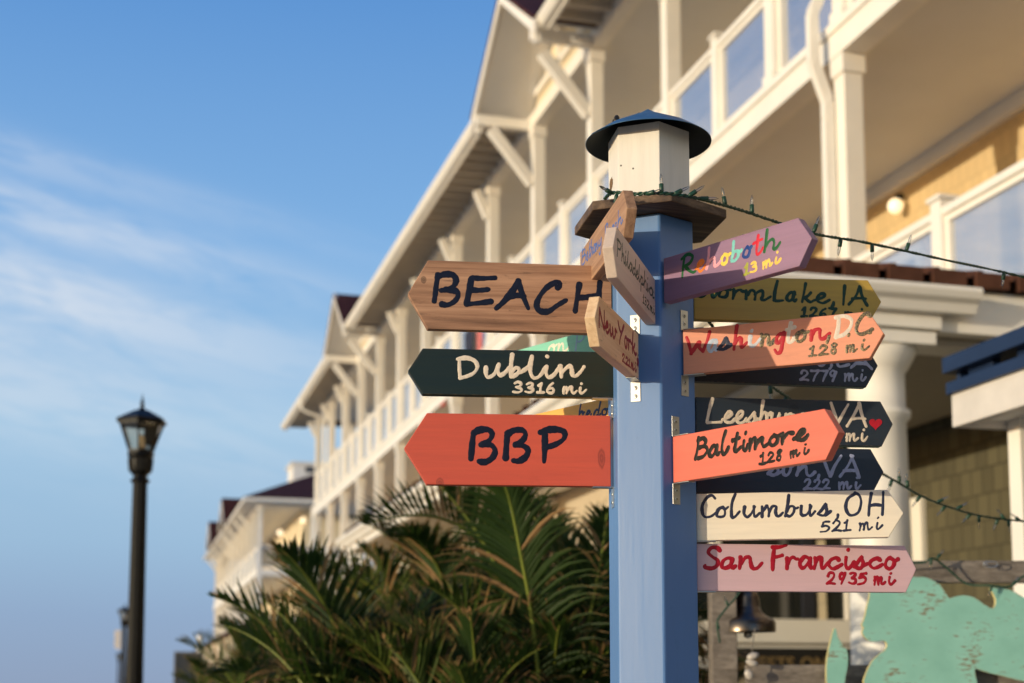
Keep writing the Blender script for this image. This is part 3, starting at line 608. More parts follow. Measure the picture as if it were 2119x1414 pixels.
# ---- hand lettering: each letter a few brush strokes (x across the letter's box, y up: 0 baseline, 1 x-height)
G = {
 'a': [[(.85,.8),(.5,1),(.15,.65),(.1,.25),(.35,0),(.65,.25),(.85,.75)], [(.86,.95),(.82,.35),(.92,.03),(1.15,.2)]],
 'b': [[(.3,2.05),(.2,1.2),(.12,.05)], [(.14,.45),(.4,.95),(.75,.85),(.78,.35),(.45,.0),(.12,.12)], [(.75,.8),(.95,.75),(1.1,.9)]],
 'c': [[(.85,.78),(.6,1),(.25,.8),(.1,.35),(.35,.0),(.7,.08),(1.08,.4)]],
 'd': [[(.75,.85),(.45,1),(.15,.6),(.12,.2),(.35,0),(.65,.3),(.8,.8)], [(.98,2.05),(.85,1.1),(.8,.3),(.92,.02),(1.12,.25)]],
 'e': [[(-.05,.3),(.35,.45),(.75,.75),(.7,1.0),(.45,1.0),(.2,.6),(.25,.15),(.55,0),(.85,.12),(1.08,.4)]],
 'g': [[(.85,.85),(.5,1),(.15,.65),(.15,.25),(.4,.05),(.7,.35),(.85,.85)], [(.87,.98),(.82,.2),(.7,-.7),(.35,-.85),(.1,-.6)]],
 'h': [[(.25,2.05),(.2,1.1),(.1,0)], [(.14,.4),(.4,.9),(.62,.95),(.72,.6),(.72,.1),(.88,.05),(1.15,.4)]],
 'i': [[(.3,.95),(.25,.35),(.45,.02),(.75,.15),(1.05,.55)], [(.42,1.55),(.46,1.62)]],
 'k': [[(.3,2.05),(.2,1.0),(.1,0)], [(.8,1.0),(.5,.65),(.2,.45)], [(.35,.5),(.6,.2),(.85,.0),(1.1,.2)]],
 'l': [[(.55,2.05),(.3,1.3),(.25,.5),(.4,.03),(.7,.1),(1.05,.5)]],
 'm': [[(.04,.95),(.06,.5),(.04,0)], [(.06,.5),(.2,.9),(.33,.95),(.38,.5),(.36,.03)], [(.38,.5),(.52,.9),(.66,.95),(.7,.5),(.72,.08),(.84,.03),(1.05,.35)]],
 'n': [[(.08,.95),(.1,.5),(.08,0)], [(.1,.45),(.3,.88),(.5,.95),(.58,.5),(.62,.08),(.8,.04),(1.08,.45)]],
 'o': [[(.5,1),(.18,.75),(.12,.25),(.4,0),(.75,.2),(.8,.7),(.5,1.0)], [(.62,.95),(.85,.8),(1.12,.9)]],
 'p': [[(.15,1.0),(.15,.2),(.1,-.9)], [(.15,.5),(.4,.95),(.75,.85),(.75,.3),(.45,0),(.16,.15)], [(.7,.2),(1.1,.3)]],
 'r': [[(.12,.95),(.15,.5),(.12,0)], [(.15,.45),(.38,.85),(.65,.98),(.85,.85),(1.05,.8)]],
 's': [[(-.05,.15),(.35,.6),(.62,1.05),(.65,.8),(.75,.35),(.5,.02),(.15,.1)], [(.6,.08),(1.08,.4)]],
 't': [[(.55,1.85),(.42,1.0),(.35,.3),(.5,.02),(.75,.1),(1.05,.45)], [(.08,1.2),(.5,1.28),(.9,1.32)]],
 'u': [[(.1,.95),(.08,.3),(.25,.02),(.55,.25),(.72,.9)], [(.74,.95),(.72,.3),(.85,.03),(1.1,.35)]],
 'w': [[(.05,.95),(.08,.2),(.22,.02),(.42,.4),(.46,.85)], [(.46,.8),(.5,.15),(.65,.02),(.85,.5),(.86,.95),(1.1,.8)]],
 'y': [[(.1,.95),(.1,.4),(.3,.1),(.6,.4),(.75,.9)], [(.78,.98),(.68,.0),(.5,-.75),(.2,-.85),(.05,-.55)]],
 'A': [[(.55,1.95),(.35,1.0),(.02,.0)], [(.55,1.95),(.75,1.0),(1.0,.0)], [(.22,.62),(.55,.7),(.85,.68)]],
 'B': [[(.22,1.95),(.16,1.0),(.06,.0)], [(.2,1.85),(.6,2.0),(.85,1.65),(.65,1.2),(.3,1.02)], [(.35,1.05),(.8,1.0),(.98,.6),(.7,.12),(.25,.02)]],
 'C': [[(.92,1.7),(.75,1.98),(.4,1.8),(.12,1.1),(.1,.4),(.35,.02),(.7,.1),(1.05,.4)]],
 'D': [[(.15,1.9),(.15,1.0),(.1,.0)], [(.02,1.9),(.5,1.95),(.95,1.5),(.95,.8),(.55,.15),(.1,.0)]],
 'F': [[(.2,1.85),(.15,1.0),(.12,-.05)], [(.05,1.8),(.5,1.85),(1.0,1.98)], [(.2,1.0),(.5,1.05),(.8,1.1)]],
 'H': [[(.12,1.95),(.1,1.0),(.08,0)], [(.92,1.98),(.9,1.0),(.9,0)], [(.1,.95),(.5,1.0),(.9,1.0)]],
 'I': [[(.5,1.9),(.45,1.0),(.4,0)]],
 'L': [[(.3,1.95),(.2,1.0),(.08,.05)], [(.08,.05),(.5,.0),(1.0,.06)]],
 'N': [[(.1,0),(.12,1.0),(.15,1.9)], [(.15,1.9),(.5,1.0),(.85,.1)], [(.85,.1),(.88,1.0),(.95,2.0)]],
 'O': [[(.55,1.95),(.18,1.5),(.08,.7),(.35,.02),(.75,.25),(.95,1.1),(.8,1.75),(.5,1.95)]],
 'P': [[(.2,1.9),(.15,1.0),(.1,-.05)], [(.05,1.8),(.5,2.0),(.95,1.7),(.8,1.15),(.4,.9),(.18,.9)]],
 'R': [[(.22,1.9),(.14,1.0),(.06,-.05)], [(.05,1.75),(.5,2.0),(.88,1.65),(.7,1.15),(.25,.95)], [(.3,.95),(.6,.5),(.95,.05),(1.1,.15)]],
 'S': [[(.95,1.6),(.8,1.95),(.45,1.9),(.25,1.5),(.55,1.1),(.85,.75),(.85,.3),(.5,.0),(.08,.1),(.05,.3)]],
 'V': [[(.02,1.95),(.25,1.0),(.45,.02)], [(.45,.02),(.7,1.0),(1.0,1.95)]],
 'W': [[(.04,1.5),(.1,.9),(.28,.02)], [(.28,.02),(.5,.6),(.58,.95)], [(.58,.95),(.62,.5),(.75,.08)], [(.75,.08),(.88,1.0),(1.0,1.95)]],
 'Y': [[(.05,1.9),(.25,1.3),(.5,1.0)], [(1.0,1.95),(.6,1.1),(.35,.3),(.3,-.1)]],
 ',': [[(.6,.12),(.5,-.12),(.2,-.42)]],
 '.': [[(.4,.06),(.5,.1)]],
 '0': [[(.5,1),(.15,.7),(.15,.25),(.5,0),(.85,.3),(.85,.75),(.5,1)]],
 '1': [[(.15,.75),(.4,.88),(.58,1.0)], [(.56,1.0),(.52,.5),(.48,.02)], [(.05,.02),(.5,.02),(.98,.04)]],
 '2': [[(.1,.75),(.3,.98),(.65,.98),(.8,.72),(.5,.35),(.05,.02)], [(.05,.03),(.5,.06),(1.0,.03)]],
 '3': [[(.12,.92),(.5,1.02),(.82,.88),(.65,.62),(.35,.55)], [(.4,.56),(.8,.48),(.85,.18),(.5,0),(.05,.08)]],
 '5': [[(.9,.98),(.5,.97),(.28,.94)], [(.28,.94),(.2,.75),(.16,.58)], [(.16,.56),(.55,.64),(.88,.4),(.65,.06),(.05,.02)]],
 '6': [[(.75,1.0),(.4,.75),(.12,.3),(.3,.02),(.7,.02),(.88,.28),(.6,.48),(.22,.3)]],
 '7': [[(.05,.95),(.5,.96),(.95,.98)], [(.95,.98),(.6,.5),(.4,0)]],
 '8': [[(.85,.85),(.5,1.0),(.2,.8),(.45,.55),(.8,.3),(.6,.0),(.2,.08),(.2,.32),(.55,.55),(.85,.85)]],
 '9': [[(.85,.8),(.5,1.0),(.15,.75),(.35,.5),(.7,.6),(.87,.9)], [(.88,.95),(.75,.5),(.45,0)]],
}
LET = {}; WR_ = random.Random(21)
def lmat(rgb, rough=.45):
    k = 'lettering_paint_%d_%d_%d' % rgb
    if k not in LET:
        M = Mat(k); c = lin(*rgb); n = M.noise(M.coord((90, 90, 60)), 1, 6, .75); lum = .15 + .3 * max(c[:3])
        M.col(M.ramp(n, [(.28, tuple(v * .72 for v in c[:3]) + (1,)), (.55, c), (.80, tuple(min(1, v * 1.12 + .012) for v in c[:3]) + (1,))])); M.bump(n, .4, .0006); M.b.inputs['Specular IOR Level'].default_value = .3; LET[k] = M.set(Roughness=rough)
    return LET[k]
def glitter(rgb_a, rgb_b):
    k = 'glitter_paint_%d' % rgb_a[0]
    if k not in LET:
        M = Mat(k); n = M.noise(M.coord((420, 420, 420)), 1, 3, .8)
        M.col(M.ramp(n, [(.42, lin(*rgb_a)), (.6, lin(*rgb_b))])); LET[k] = M.set(Roughness=.35, Metallic=.15)
    return LET[k]
stroke_no = [0]
def stroke(m, pts, w, dome=.00032):                      # one brush stroke: low rounded ridge lying on the board's front face
    pts = [Vector((p[0], p[1])) for p in pts]
    L = [pts[0]]
    for p in pts[1:]:
        if (p - L[-1]).length > w * .12: L.append(p)
    if len(L) < 2: L.append(L[0] + Vector((w * .1, 0)))
    # round ends
    d0 = (L[0] - L[1]).normalized(); d1 = (L[-1] - L[-2]).normalized()
    caps0 = [(L[0] + d0 * w * .5 * math.cos(a), math.sin(a)) for a in (.1, .5, .95)]
    caps1 = [(L[-1] + d1 * w * .5 * math.cos(a), math.sin(a)) for a in (.95, .5, .1)]
    seq = caps0 + [(p, 1.0) for p in L] + caps1
    stroke_no[0] += 1; dome = dome * (1 + .5 * ((stroke_no[0] * .37) % 1)); n = 7; rows = []; cnt = len(seq)
    for i, (p, k) in enumerate(seq):
        a = seq[max(i - 1, 0)][0]; b_ = seq[min(i + 1, cnt - 1)][0]; t = (b_ - a)
        t = t.normalized() if t.length > 1e-9 else d1
        nn = Vector((-t.y, t.x)); kk = k * (1 + .10 * math.sin(i * .55 + stroke_no[0]))
        kk *= 1 + .05 * math.sin(i * 1.9 + stroke_no[0] * 5.1)
        kk *= 1.06 + .14 * math.sin(stroke_no[0] * 2.3 + i * .21) - .16 * (i / cnt)
        rows.append([Vector((p.x + nn.x * w * .5 * kk * math.cos(th), -.00012 - dome * math.sin(th) * min(1, k + .15), p.y + nn.y * w * .5 * kk * math.cos(th))) for th in [math.pi * j / (n - 1) for j in range(n)]])
    vs = [v for r_ in rows for v in r_]; fs = []
    for i in range(cnt - 1):
        for j in range(n - 1): fs.append((i*n+j, i*n+j+1, (i+1)*n+j+1, (i+1)*n+j))
    fs.append(tuple(range(n))); fs.append(tuple((cnt-1)*n + j for j in range(n))[::-1])
    m.add(vs, fs, True)

class Board: pass
def sign_board(label, A, dA, T, H, mat, tip=.035, thick=.019, tipside=None, ext=0.0):
    B = Board()
    if not ext: dA += (P(A[0], A[1], d=dA).z - 2.0) * math.sin(PITCH)
    a = P(A[0], A[1], d=dA); t = P(T[0], T[1], Z=a.z)
    right = T[0] > A[0] if tipside is None else tipside > 0
    ex = (t - a); L = ex.length; ex.normalize()
    if not right: ex = -ex
    ey = Vector((0, 0, 1)).cross(ex)
    o = bpy.data.objects.new('sign_board', None)
    B.M = Matrix(((ex.x, ey.x, 0, a.x), (ex.y, ey.y, 0, a.y), (0, 0, 1, a.z), (0, 0, 0, 1)))
    s_ = 1 if right else -1; B.s = s_; B.L = L; B.H = H; B.thick = thick
    x1 = s_ * L; xs = s_ * (L - tip)
    pts = [(-s_ * ext, -H/2), (xs, -H/2), (x1, 0), (xs, H/2), (-s_ * ext, H/2)]
    m = MB().poly([Vector((x, 0, z)) for x, z in pts], (0, thick, 0))
    ob = m.build('sign_board', mat, None, local=True, bevel=.0014)
    bpy.data.objects.remove(o)
    ob.parent = post; ob.matrix_basis = Matrix.Translation(-AX) @ B.M
    ob['label'] = label
    B.ob = ob; B.ex, B.ey, B.o = ex, ey, a; B.inv = B.M.inverted()
    return B
def onb(B, px, py):
    r = ray(px, py); t = (B.o - CAM).dot(B.ey) / r.dot(B.ey); q = B.inv @ (CAM + r * t); return Vector((q.x, q.z))
CROP = {1: (820, 200, 2.829), 2: (820, 640, 3.366), 3: (1300, 420, 3.2133), 4: (1340, 760, 2.947), 5: (1150, 380, 2.9455)}
def cpx(c, x, y): o = CROP[c]; return o[0] + x / o[2], o[1] + y / o[2]
def write(B, name, c, letters, base, xh, w, dh=None, colour=None, label=None, slant=.12):
    """letters: (char, left, right[, colour]); base: (x0,y0,x1,y1) of the baseline; xh: x-height; dh: digit height"""
    m = MB(); mats = []; x0, y0, x1, y1 = base
    for it in letters:
        ch, l, r_ = it[:3]; col = it[3] if len(it) > 3 else colour
        if isinstance(col, tuple): col = lmat(col)
        if col not in mats: mats.append(col)
        m.mat(mats.index(col)); h = dh if (ch.isdigit() and dh) else xh
        for st in G[ch]:
            q = []; jx, jy = WR_.uniform(.92, 1.06), WR_.uniform(.93, 1.07)
            for gx, gy in catmull([(x * jx + WR_.uniform(-.045, .045), y * jy + WR_.uniform(-.05, .05)) for x, y in st], 5):
                X = l + gx * (r_ - l) + slant * gy * h * .5; Y = y0 + (X - x0) * (y1 - y0) / (x1 - x0) - gy * h
                q.append(onb(B, *cpx(c, X, Y)))
            stroke(m, q, w)
    o = m.build(name, mats, B.ob, local=True)
    if label: o['label'] = label
    return o
def brush(B, name, c, strokes, w, colour, label=None):   # traced strokes
    m = MB()
    for st in strokes:
        q = [onb(B, *cpx(c, X, Y)) for X, Y in [(p.x, p.y) for p in catmull([(x, y) for x, y in st], 6)]]
        stroke(m, q, w)
    o = m.build(name, lmat(colour) if isinstance(colour, tuple) else colour, B.ob, local=True)
    if label: o['label'] = label
    return o
def bracket(B, fa, below=True, xoff=.0, inset=.004, flip=1):
    """L bracket: one leg on the post face (normal fa degrees right), one leg along the board's edge"""
    n = dirR(fa); side = Vector((0, 0, 1)).cross(n); sg = -1 if below else 1
    p = B.M @ Vector((0, B.thick / 2, sg * B.H / 2)); face = PR * math.cos(R(30))
    p = p + n * (face - (p - AX).dot(n))                 # foot on the face
    q = B.ex * B.s
    m = MB(); t = .0018; w = .0095; l = .040
    def bx(o_, u, v, n_, a0, a1, b0, b1, c0, c1):
        m.box((0,0,0), (1,1,1), Matrix.Identity(4)) if False else m.add([o_ + u*x + v*y + n_*z for z in (c0, c1) for x, y in ((a0,b0),(a1,b0),(a1,b1),(a0,b1))], [(3,2,1,0),(4,5,6,7),(0,1,5,4),(1,2,6,5),(2,3,7,6),(3,0,4,7)])
    up = Vector((0, 0, 1)) * sg
    bx(p, side, up, n, -w + xoff, w + xoff, 0.0005, l, 0.0002, t)
    bq = Vector((0, 0, 1)).cross(q)
    bx(p + n * .0002, q, bq, up, 0, l, -w, w, 0.0004, t + .0002)
    for k in (.014, .030):
        c_ = p + up * k + n * t + side * xoff; M_ = n.to_track_quat('Z', 'Y').to_matrix()
        m.mat(1).lathe([(.0042, 0), (.0036, .0009), (.0018, .0011), (0, .0011)], c_, 12, M_)
        for an in (.5, 2.07): m.mat(2).bar(c_ + n * .0012 + (side * math.cos(an) + up * math.sin(an)) * .0023, c_ + n * .0012 - (side * math.cos(an) + up * math.sin(an)) * .0023, .0009, .0006, n)
        m.mat(0)
    # into the board's frame
    m.v = [B.inv @ v for v in m.v]
    m.build('bracket', [STEEL, STEEL, SCREW], B.ob, local=True, bevel=.0004)

NAVY = (14, 20, 42); CREAM = (238, 222, 200)
# --- left side boards
b1 = sign_board('bare brown wood arrow reading BEACH', (1266, 621), 2.722, (844, 608), .1345, raw_wood('reddish_bare_wood', (112, 80, 60), (166, 124, 96), (198, 154, 122), 1.0, ((-.365, .028, .006, .008),)), .038)
brush(b1, 'place_name', 1, [[(245,1045),(235,1100),(228,1160),(222,1200)], [(240,1060),(280,1042),(330,1045),(350,1075),(335,1110),(295,1130),(265,1135)], [(290,1130),(345,1138),(362,1165),(340,1200),(300,1220),(262,1215)],
 [(445,1062),(500,1065),(575,1062)], [(440,1065),(428,1130),(412,1215)], [(430,1130),(480,1135),(535,1130)], [(412,1215),(480,1210),(555,1200)],
 [(715,1080),(680,1140),(630,1200),(588,1238)], [(715,1080),(735,1150),(770,1235)], [(650,1180),(700,1165),(745,1170)],
 [(945,1120),(950,1095),(925,1092),(880,1120),(840,1170),(822,1220),(840,1255),(890,1258),(940,1225),(990,1195)],
 [(1072,1100),(1060,1170),(1048,1255)], [(1192,1090),(1187,1150),(1182,1250)], [(1065,1178),(1120,1175),(1185,1165)]], .0118, NAVY)
b2_ = sign_board('dark green arrow reading Dublin 3316 mi', (1272, 776), 2.722, (844, 768), .0895, board_paint('dark_green_board_paint', (17, 34, 28), .42, .15), .028)
brush(b2_, 'place_name', 2, [[(440,350),(440,410),(445,480)], [(430,348),(490,340),(545,360),(565,400),(545,440),(500,465),(445,480)],
 [(625,405),(625,450),(640,475),(680,455),(705,410),(715,385)], [(715,385),(708,430),(725,460),(760,440),(790,405)], [(808,315),(800,390),(800,470)], [(800,445),(830,410),(855,418),(845,448),(812,470)], [(845,448),(880,432),(925,400)],
 [(945,330),(932,400),(938,450),(960,480),(1000,465),(1042,405)], [(1048,400),(1042,440),(1060,475),(1095,460),(1130,415)], [(1050,329),(1054,331)],
 [(1142,395),(1147,430),(1150,470)], [(1150,445),(1185,410),(1212,395),(1222,420),(1228,458),(1252,465),(1285,435),(1307,403)]], .0078, CREAM)
write(b2_, 'distance', 2, [('3',815,880),('3',898,962),('1',980,1030),('6',1045,1105),('m',1160,1248),('i',1265,1315)], (815,580,1315,588), 44, .0052, 68, CREAM)
b3 = sign_board('wide coral red arrow reading BBP', (1264, 933.5), 2.722, (836, 928), .1375, board_paint('coral_red_board_paint', (214, 90, 66), .45, .07, ((-.018, -.015, .008, .022), (-.327, -.066, .008, .012)), 1.0), .043)
brush(b3, 'place_name', 2, [[(538,860),(530,930),(520,1040)], [(538,865),(580,842),(640,840),(668,870),(650,912),(605,940),(588,945)], [(600,940),(660,947),(688,985),(670,1035),(620,1065),(575,1060)],
 [(775,865),(768,940),(762,1040)], [(775,870),(820,845),(875,843),(900,870),(880,915),(830,945)], [(830,945),(890,955),(918,985),(900,1030),(855,1058),(815,1055)],
 [(1005,858),(1060,840),(1130,840),(1172,860),(1165,905),(1110,942),(1050,962)], [(1035,870),(1035,950),(1030,1055)]], .0120, NAVY)
# --- two boards coming towards the viewer on the left
b4 = sign_board('natural pine arrow with red letters reading New York 221 mi', (1321.5, 738.5), 2.662, (1231.5, 656), .0875, raw_wood('pale_pine', (214, 176, 136), (232, 198, 158), (244, 214, 178), 5.0), .030)
REDN = (152, 26, 34)
write(b4, 'place_name', 5, [('N',262,299),('e',300,326),('w',330,368),('Y',378,418),('o',418,438),('r',441,462),('k',464,490)], (265,872,488,1046), 62, .0066, None, REDN, slant=0)
write(b4, 'distance', 5, [('2',405,422),('2',426,441),('1',443,454),('m',459,478),('i',482,491)], (405,1082,490,1150), 34, .0044, 46, REDN, slant=0)
brush(b4, 'apple', 5, [[(497,1075),(499,1090),(497,1100)], [(502,1078),(503,1092),(501,1104)]], .0085, (140, 20, 40)); brush(b4, 'apple_stalk', 5, [[(499,1066),(500,1052),(503,1044)]], .0022, (40, 50, 40))
b5 = sign_board('whitewashed wood arrow with dark green letters reading Philadelphia 132 mi', (1356, 625), 2.660, (1269, 511), .0875, board_paint('whitewashed_wood', (216, 194, 178), .6, .09, (), 3.0), .030)
OLG = (62, 70, 48)
ph = [('P',372,398),('h',400,420),('i',422,433),('l',435,448),('a',449,468),('d',469,488),('e',489,503),('l',504,515),('p',516,535),('h',536,555),('i',557,566),('a',568,596)]
write(b5, 'place_name', 5, ph, (378,440,598,705), 50, .0042, None, OLG, slant=0)
write(b5, 'distance', 5, [('1',530,539),('3',541,553),('2',555,570),('m',575,591),('i',595,603)], (532,727,603,806), 34, .0030, 48, OLG, slant=0)
b6 = sign_board('weathered brown arrow with blue letters reading Bethany Beach below the cap', (1201, 566), 2.865, (1297, 431), .0865, raw_wood('weathered_brown_wood', (128, 96, 72), (164, 126, 98), (188, 150, 118), 7.0), .030, ext=.002)
BLU = (62, 104, 178)
write(b6, 'place_name', 5, [('B',156,185),('e',187,200),('t',203,212),('h',214,228),('a',230,243),('n',245,260),('y',263,282),('B',298,322),('e',325,338),('a',341,356),('c',359,372),('h',376,404)], (160,502,405,243), 46, .0042, None, BLU, slant=0)
# --- right side boards
b7 = sign_board('mauve purple arrow with rainbow letters reading Rehoboth 13 mi', (1373.5, 581), 2.652, (1680, 493), .0865, board_paint('mauve_board_paint', (150, 116, 144), .5, .09, (), 4.0), .028)
GR, OR_, PK, YE, TE, NB, RD = (24,96,52), (240,130,52), (250,172,184), (244,214,92), (128,206,200), (28,66,138), (216,36,60)
write(b7, 'place_name', 3, [('R',352,446,GR),('e',450,512,OR_),('h',515,600,PK),('o',612,668,YE),('b',680,745,TE),('o',760,818,NB),('t',828,892,RD),('h',895,1000,GR)], (352,492,895,330), 66, .0062, slant=.05)
write(b7, 'distance', 3, [('1',766,806,(170,170,70)),('3',812,856,(250,206,96)),('m',895,956,(250,206,96)),('i',970,1010,(250,206,96))], (766,482,1010,397), 44, .0050, 64)
b8 = sign_board('mustard yellow arrow reading Storm Lake, IA', (1436, 616), 2.726, (1824, 625), .0865, board_paint('mustard_board_paint', (198, 160, 66), .5, .09, (), 6.0), .026)
DG = (26, 62, 44)
write(b8, 'place_name', 3, [('S',440,525),('t',540,588),('o',596,672),('r',690,765),('m',780,930),('L',962,1030),('a',1045,1112),('k',1150,1225),('e',1240,1330),(',',1350,1375),('I',1420,1445),('A',1465,1585)], (440,620,1585,683), 62, .0064, None, DG)
write(b8, 'distance', 3, [('1',1150,1190),('2',1205,1257),('6',1268,1318),('7',1330,1385),('m',1440,1510),('i',1535,1570)], (1150,754,1570,770), 40, .0052, 58, DG)
b9 = sign_board('salmon orange arrow with mixed colour letters reading Washington, D.C. 128 mi', (1413.5, 729), 2.683, (1829, 690), .0865, board_paint('salmon_board_paint', (232, 152, 120), .48, .08, (), 8.0), .026)
WR, WW, WB = (190, 24, 44), (226, 212, 196), glitter((30, 34, 44), (150, 128, 84))
write(b9, 'place_name', 3, [('W',382,530,WR),('a',528,588,(196,206,222)),('s',596,680,(44,50,74)),('h',696,770,WR),('i',785,868,(206,208,214)),('n',876,968,WB),('g',975,1035,WR),('t',1042,1105,WW),('o',1112,1190,WB),('n',1200,1325,WR),(',',1318,1342,WB),('D',1372,1480,WW),('.',1455,1480,WB),('C',1508,1615,WB),('.',1595,1620,WB)], (380,1005,1615,868), 70, .0074)
write(b9, 'distance', 3, [('1',1200,1252),('2',1266,1326),('8',1340,1390),('m',1450,1522),('i',1540,1595)], (1200,1020,1595,978), 42, .0048, 62, WB)
b10 = sign_board('black arrow reading CA 2779 mi behind the salmon orange board', (1437, 742), 2.726, (1817, 757), .0895, board_paint('black_board_paint', (30, 34, 42), .45, .18, (), 9.0), .026)
LAV = (184, 184, 198)
write(b10, 'place_name', 3, [('o',1255,1320),(',',1335,1362),('C',1380,1462),('A',1480,1610)], (1255,1078,1610,1104), 46, .0062, None, LAV)
write(b10, 'distance', 3, [('2',1142,1196),('7',1206,1266),('7',1274,1326),('9',1332,1386),('m',1440,1518),('i',1540,1575)], (1142,1180,1575,1186), 46, .0046, 66, LAV)
b11 = sign_board('charcoal arrow with a red heart reading Leesburg, VA', (1440, 869), 2.722, (1848, 878), .0895, board_paint('charcoal_board_paint', (38, 46, 54), .5, .14, ((.195, .022, .012, .014),), 11.0), .024)
LC = (232, 214, 190)
write(b11, 'place_name', 4, [('L',355,452),('e',458,526),('e',530,596),('s',608,668),('b',680,738),('u',752,820),('r',835,890),('g',905,975),(',',1000,1030),('V',1110,1212),('A',1215,1342)], (355,338,1342,360), 70, .0062, None, LC)
write(b11, 'distance', 4, [('m',1210,1278),('i',1298,1336)], (1210,450,1336,452), 46, .0046, None, LC)
m = MB(); hp = []
for i in range(40):
    t = 6.28318 * i / 40; hx = 16 * math.sin(t) ** 3; hy = 13 * math.cos(t) - 5 * math.cos(2*t) - 2 * math.cos(3*t) - math.cos(4*t)
    hp.append(onb(b11, *cpx(4, 1390 + hx * 2.45, 345 - hy * 2.35)))
m.poly([Vector((q.x, -.0012, q.y)) for q in hp], (0, .0011, 0)); o = m.build('heart', lmat((196, 30, 44)), b11.ob, local=True)
b12 = sign_board('bright coral arrow tilted forward reading Baltimore 128 mi', (1392.5, 951.5), 2.668, (1735, 894), .0875, board_paint('bright_coral_board_paint', (224, 112, 92), .45, .07, (), 13.0), .028)
BK = (20, 16, 12)
write(b12, 'place_name', 4, [('B',288,366),('a',372,428),('l',440,490),('t',512,562),('i',576,612),('m',620,732),('o',738,802),('r',815,880),('e',895,972)], (288,562,972,441), 64, .0082, None, BK)
write(b12, 'distance', 4, [('1',680,720),('2',730,776),('8',785,816),('m',870,926),('i',945,980)], (680,594,980,527), 38, .0052, 60, BK)
b13 = sign_board('black arrow with lavender letters reading son, VA 222 mi', (1441, 972), 2.722, (1829, 977), .0895, board_paint('blue_black_board_paint', (24, 30, 44), .4, .16, (), 15.0), .025)
LV2 = (164, 168, 194)
write(b13, 'place_name', 4, [('s',738,812),('o',820,882),('n',905,1020),(',',1030,1055),('V',1062,1172),('A',1172,1300)], (738,658,1300,672), 62, .0062, None, LV2)
write(b13, 'distance', 4, [('2',950,1002),('2',1010,1058),('2',1064,1112),('m',1165,1238),('i',1258,1296)], (950,744,1296,742), 42, .0046, 58, LV2)
b14 = sign_board('cream white arrow reading Columbus, OH 521 mi', (1441, 1070.5), 2.719, (1870, 1062), .0895, board_paint('cream_board_paint', (238, 226, 206), .55, .06, (), 17.0), .028)
NV2 = (40, 46, 72)
write(b14, 'place_name', 4, [('C',322,408),('o',412,480),('l',490,560),('u',578,676),('m',690,815),('b',832,912),('u',925,1015),('s',1040,1112),(',',1145,1175),('O',1200,1312),('H',1342,1440)], (322,918,1440,902), 66, .0058, None, NV2)
write(b14, 'distance', 4, [('5',1052,1112),('2',1126,1182),('1',1190,1236),('m',1290,1366),('i',1385,1426)], (1052,1005,1426,988), 42, .0042, 60, NV2)
b15 = sign_board('pale pink arrow with red letters reading San Francisco 2935 mi', (1442.5, 1174), 2.726, (1896.5, 1178), .0905, board_paint('pale_pink_board_paint', (222, 184, 190), .5, .06, (), 19.0), .022)
RD2 = (172, 16, 40)
write(b15, 'place_name', 4, [('S',342,440),('a',446,530),('n',555,690),('F',752,832),('r',842,912),('a',920,1000),('n',1012,1090),('c',1098,1172),('i',1190,1250),('s',1262,1330),('c',1348,1428),('o',1440,1515)], (342,1228,1515,1228), 68, .0078, None, RD2)
write(b15, 'distance', 4, [('2',1092,1146),('9',1162,1206),('3',1226,1272),('5',1282,1336),('m',1380,1448),('i',1462,1506)], (1092,1320,1506,1326), 46, .0058, 64, RD2)
# --- boards on the rear left face
b16 = sign_board('mint green arrow half hidden behind the BEACH and Dublin boards', (1270, 714), 2.80, (1012, 783), .0895, board_paint('mint_board_paint', (140, 216, 188), .5, .08, (), 21.0), .030)
write(b16, 'place_name', 2, [('o',1055,1112,(240,236,214)),('n',1122,1190,(240,236,214)),('P',1245,1312,(160,196,222))], (1055,312,1312,276), 58, .0052)
b17 = sign_board('golden yellow arrow half hidden behind the Dublin and BBP boards', (1268, 867), 2.80, (1010, 921), .0895, board_paint('golden_board_paint', (250, 190, 92), .5, .08, (), 23.0), .030)
write(b17, 'place_name', 2, [('b',1268,1308),('e',1318,1356),('d',1372,1418),('o',1428,1472)], (1268,762,1472,738), 46, .0050, None, (40, 72, 120))
MF, RF, LF, RRF, RLF = PHI - 30, PHI + 30, PHI - 90, PHI + 90, PHI - 150
for B, fa, bl in ((b4, MF, True), (b4, MF, False), (b9, RF, True), (b9, RF, False), (b12, RF, True), (b12, RF, False), (b3, LF, True), (b14, RRF, True), (b15, RRF, True), (b17, RLF, True), (b2_, LF, True), (b1, LF, True)):
    bracket(B, fa, bl)

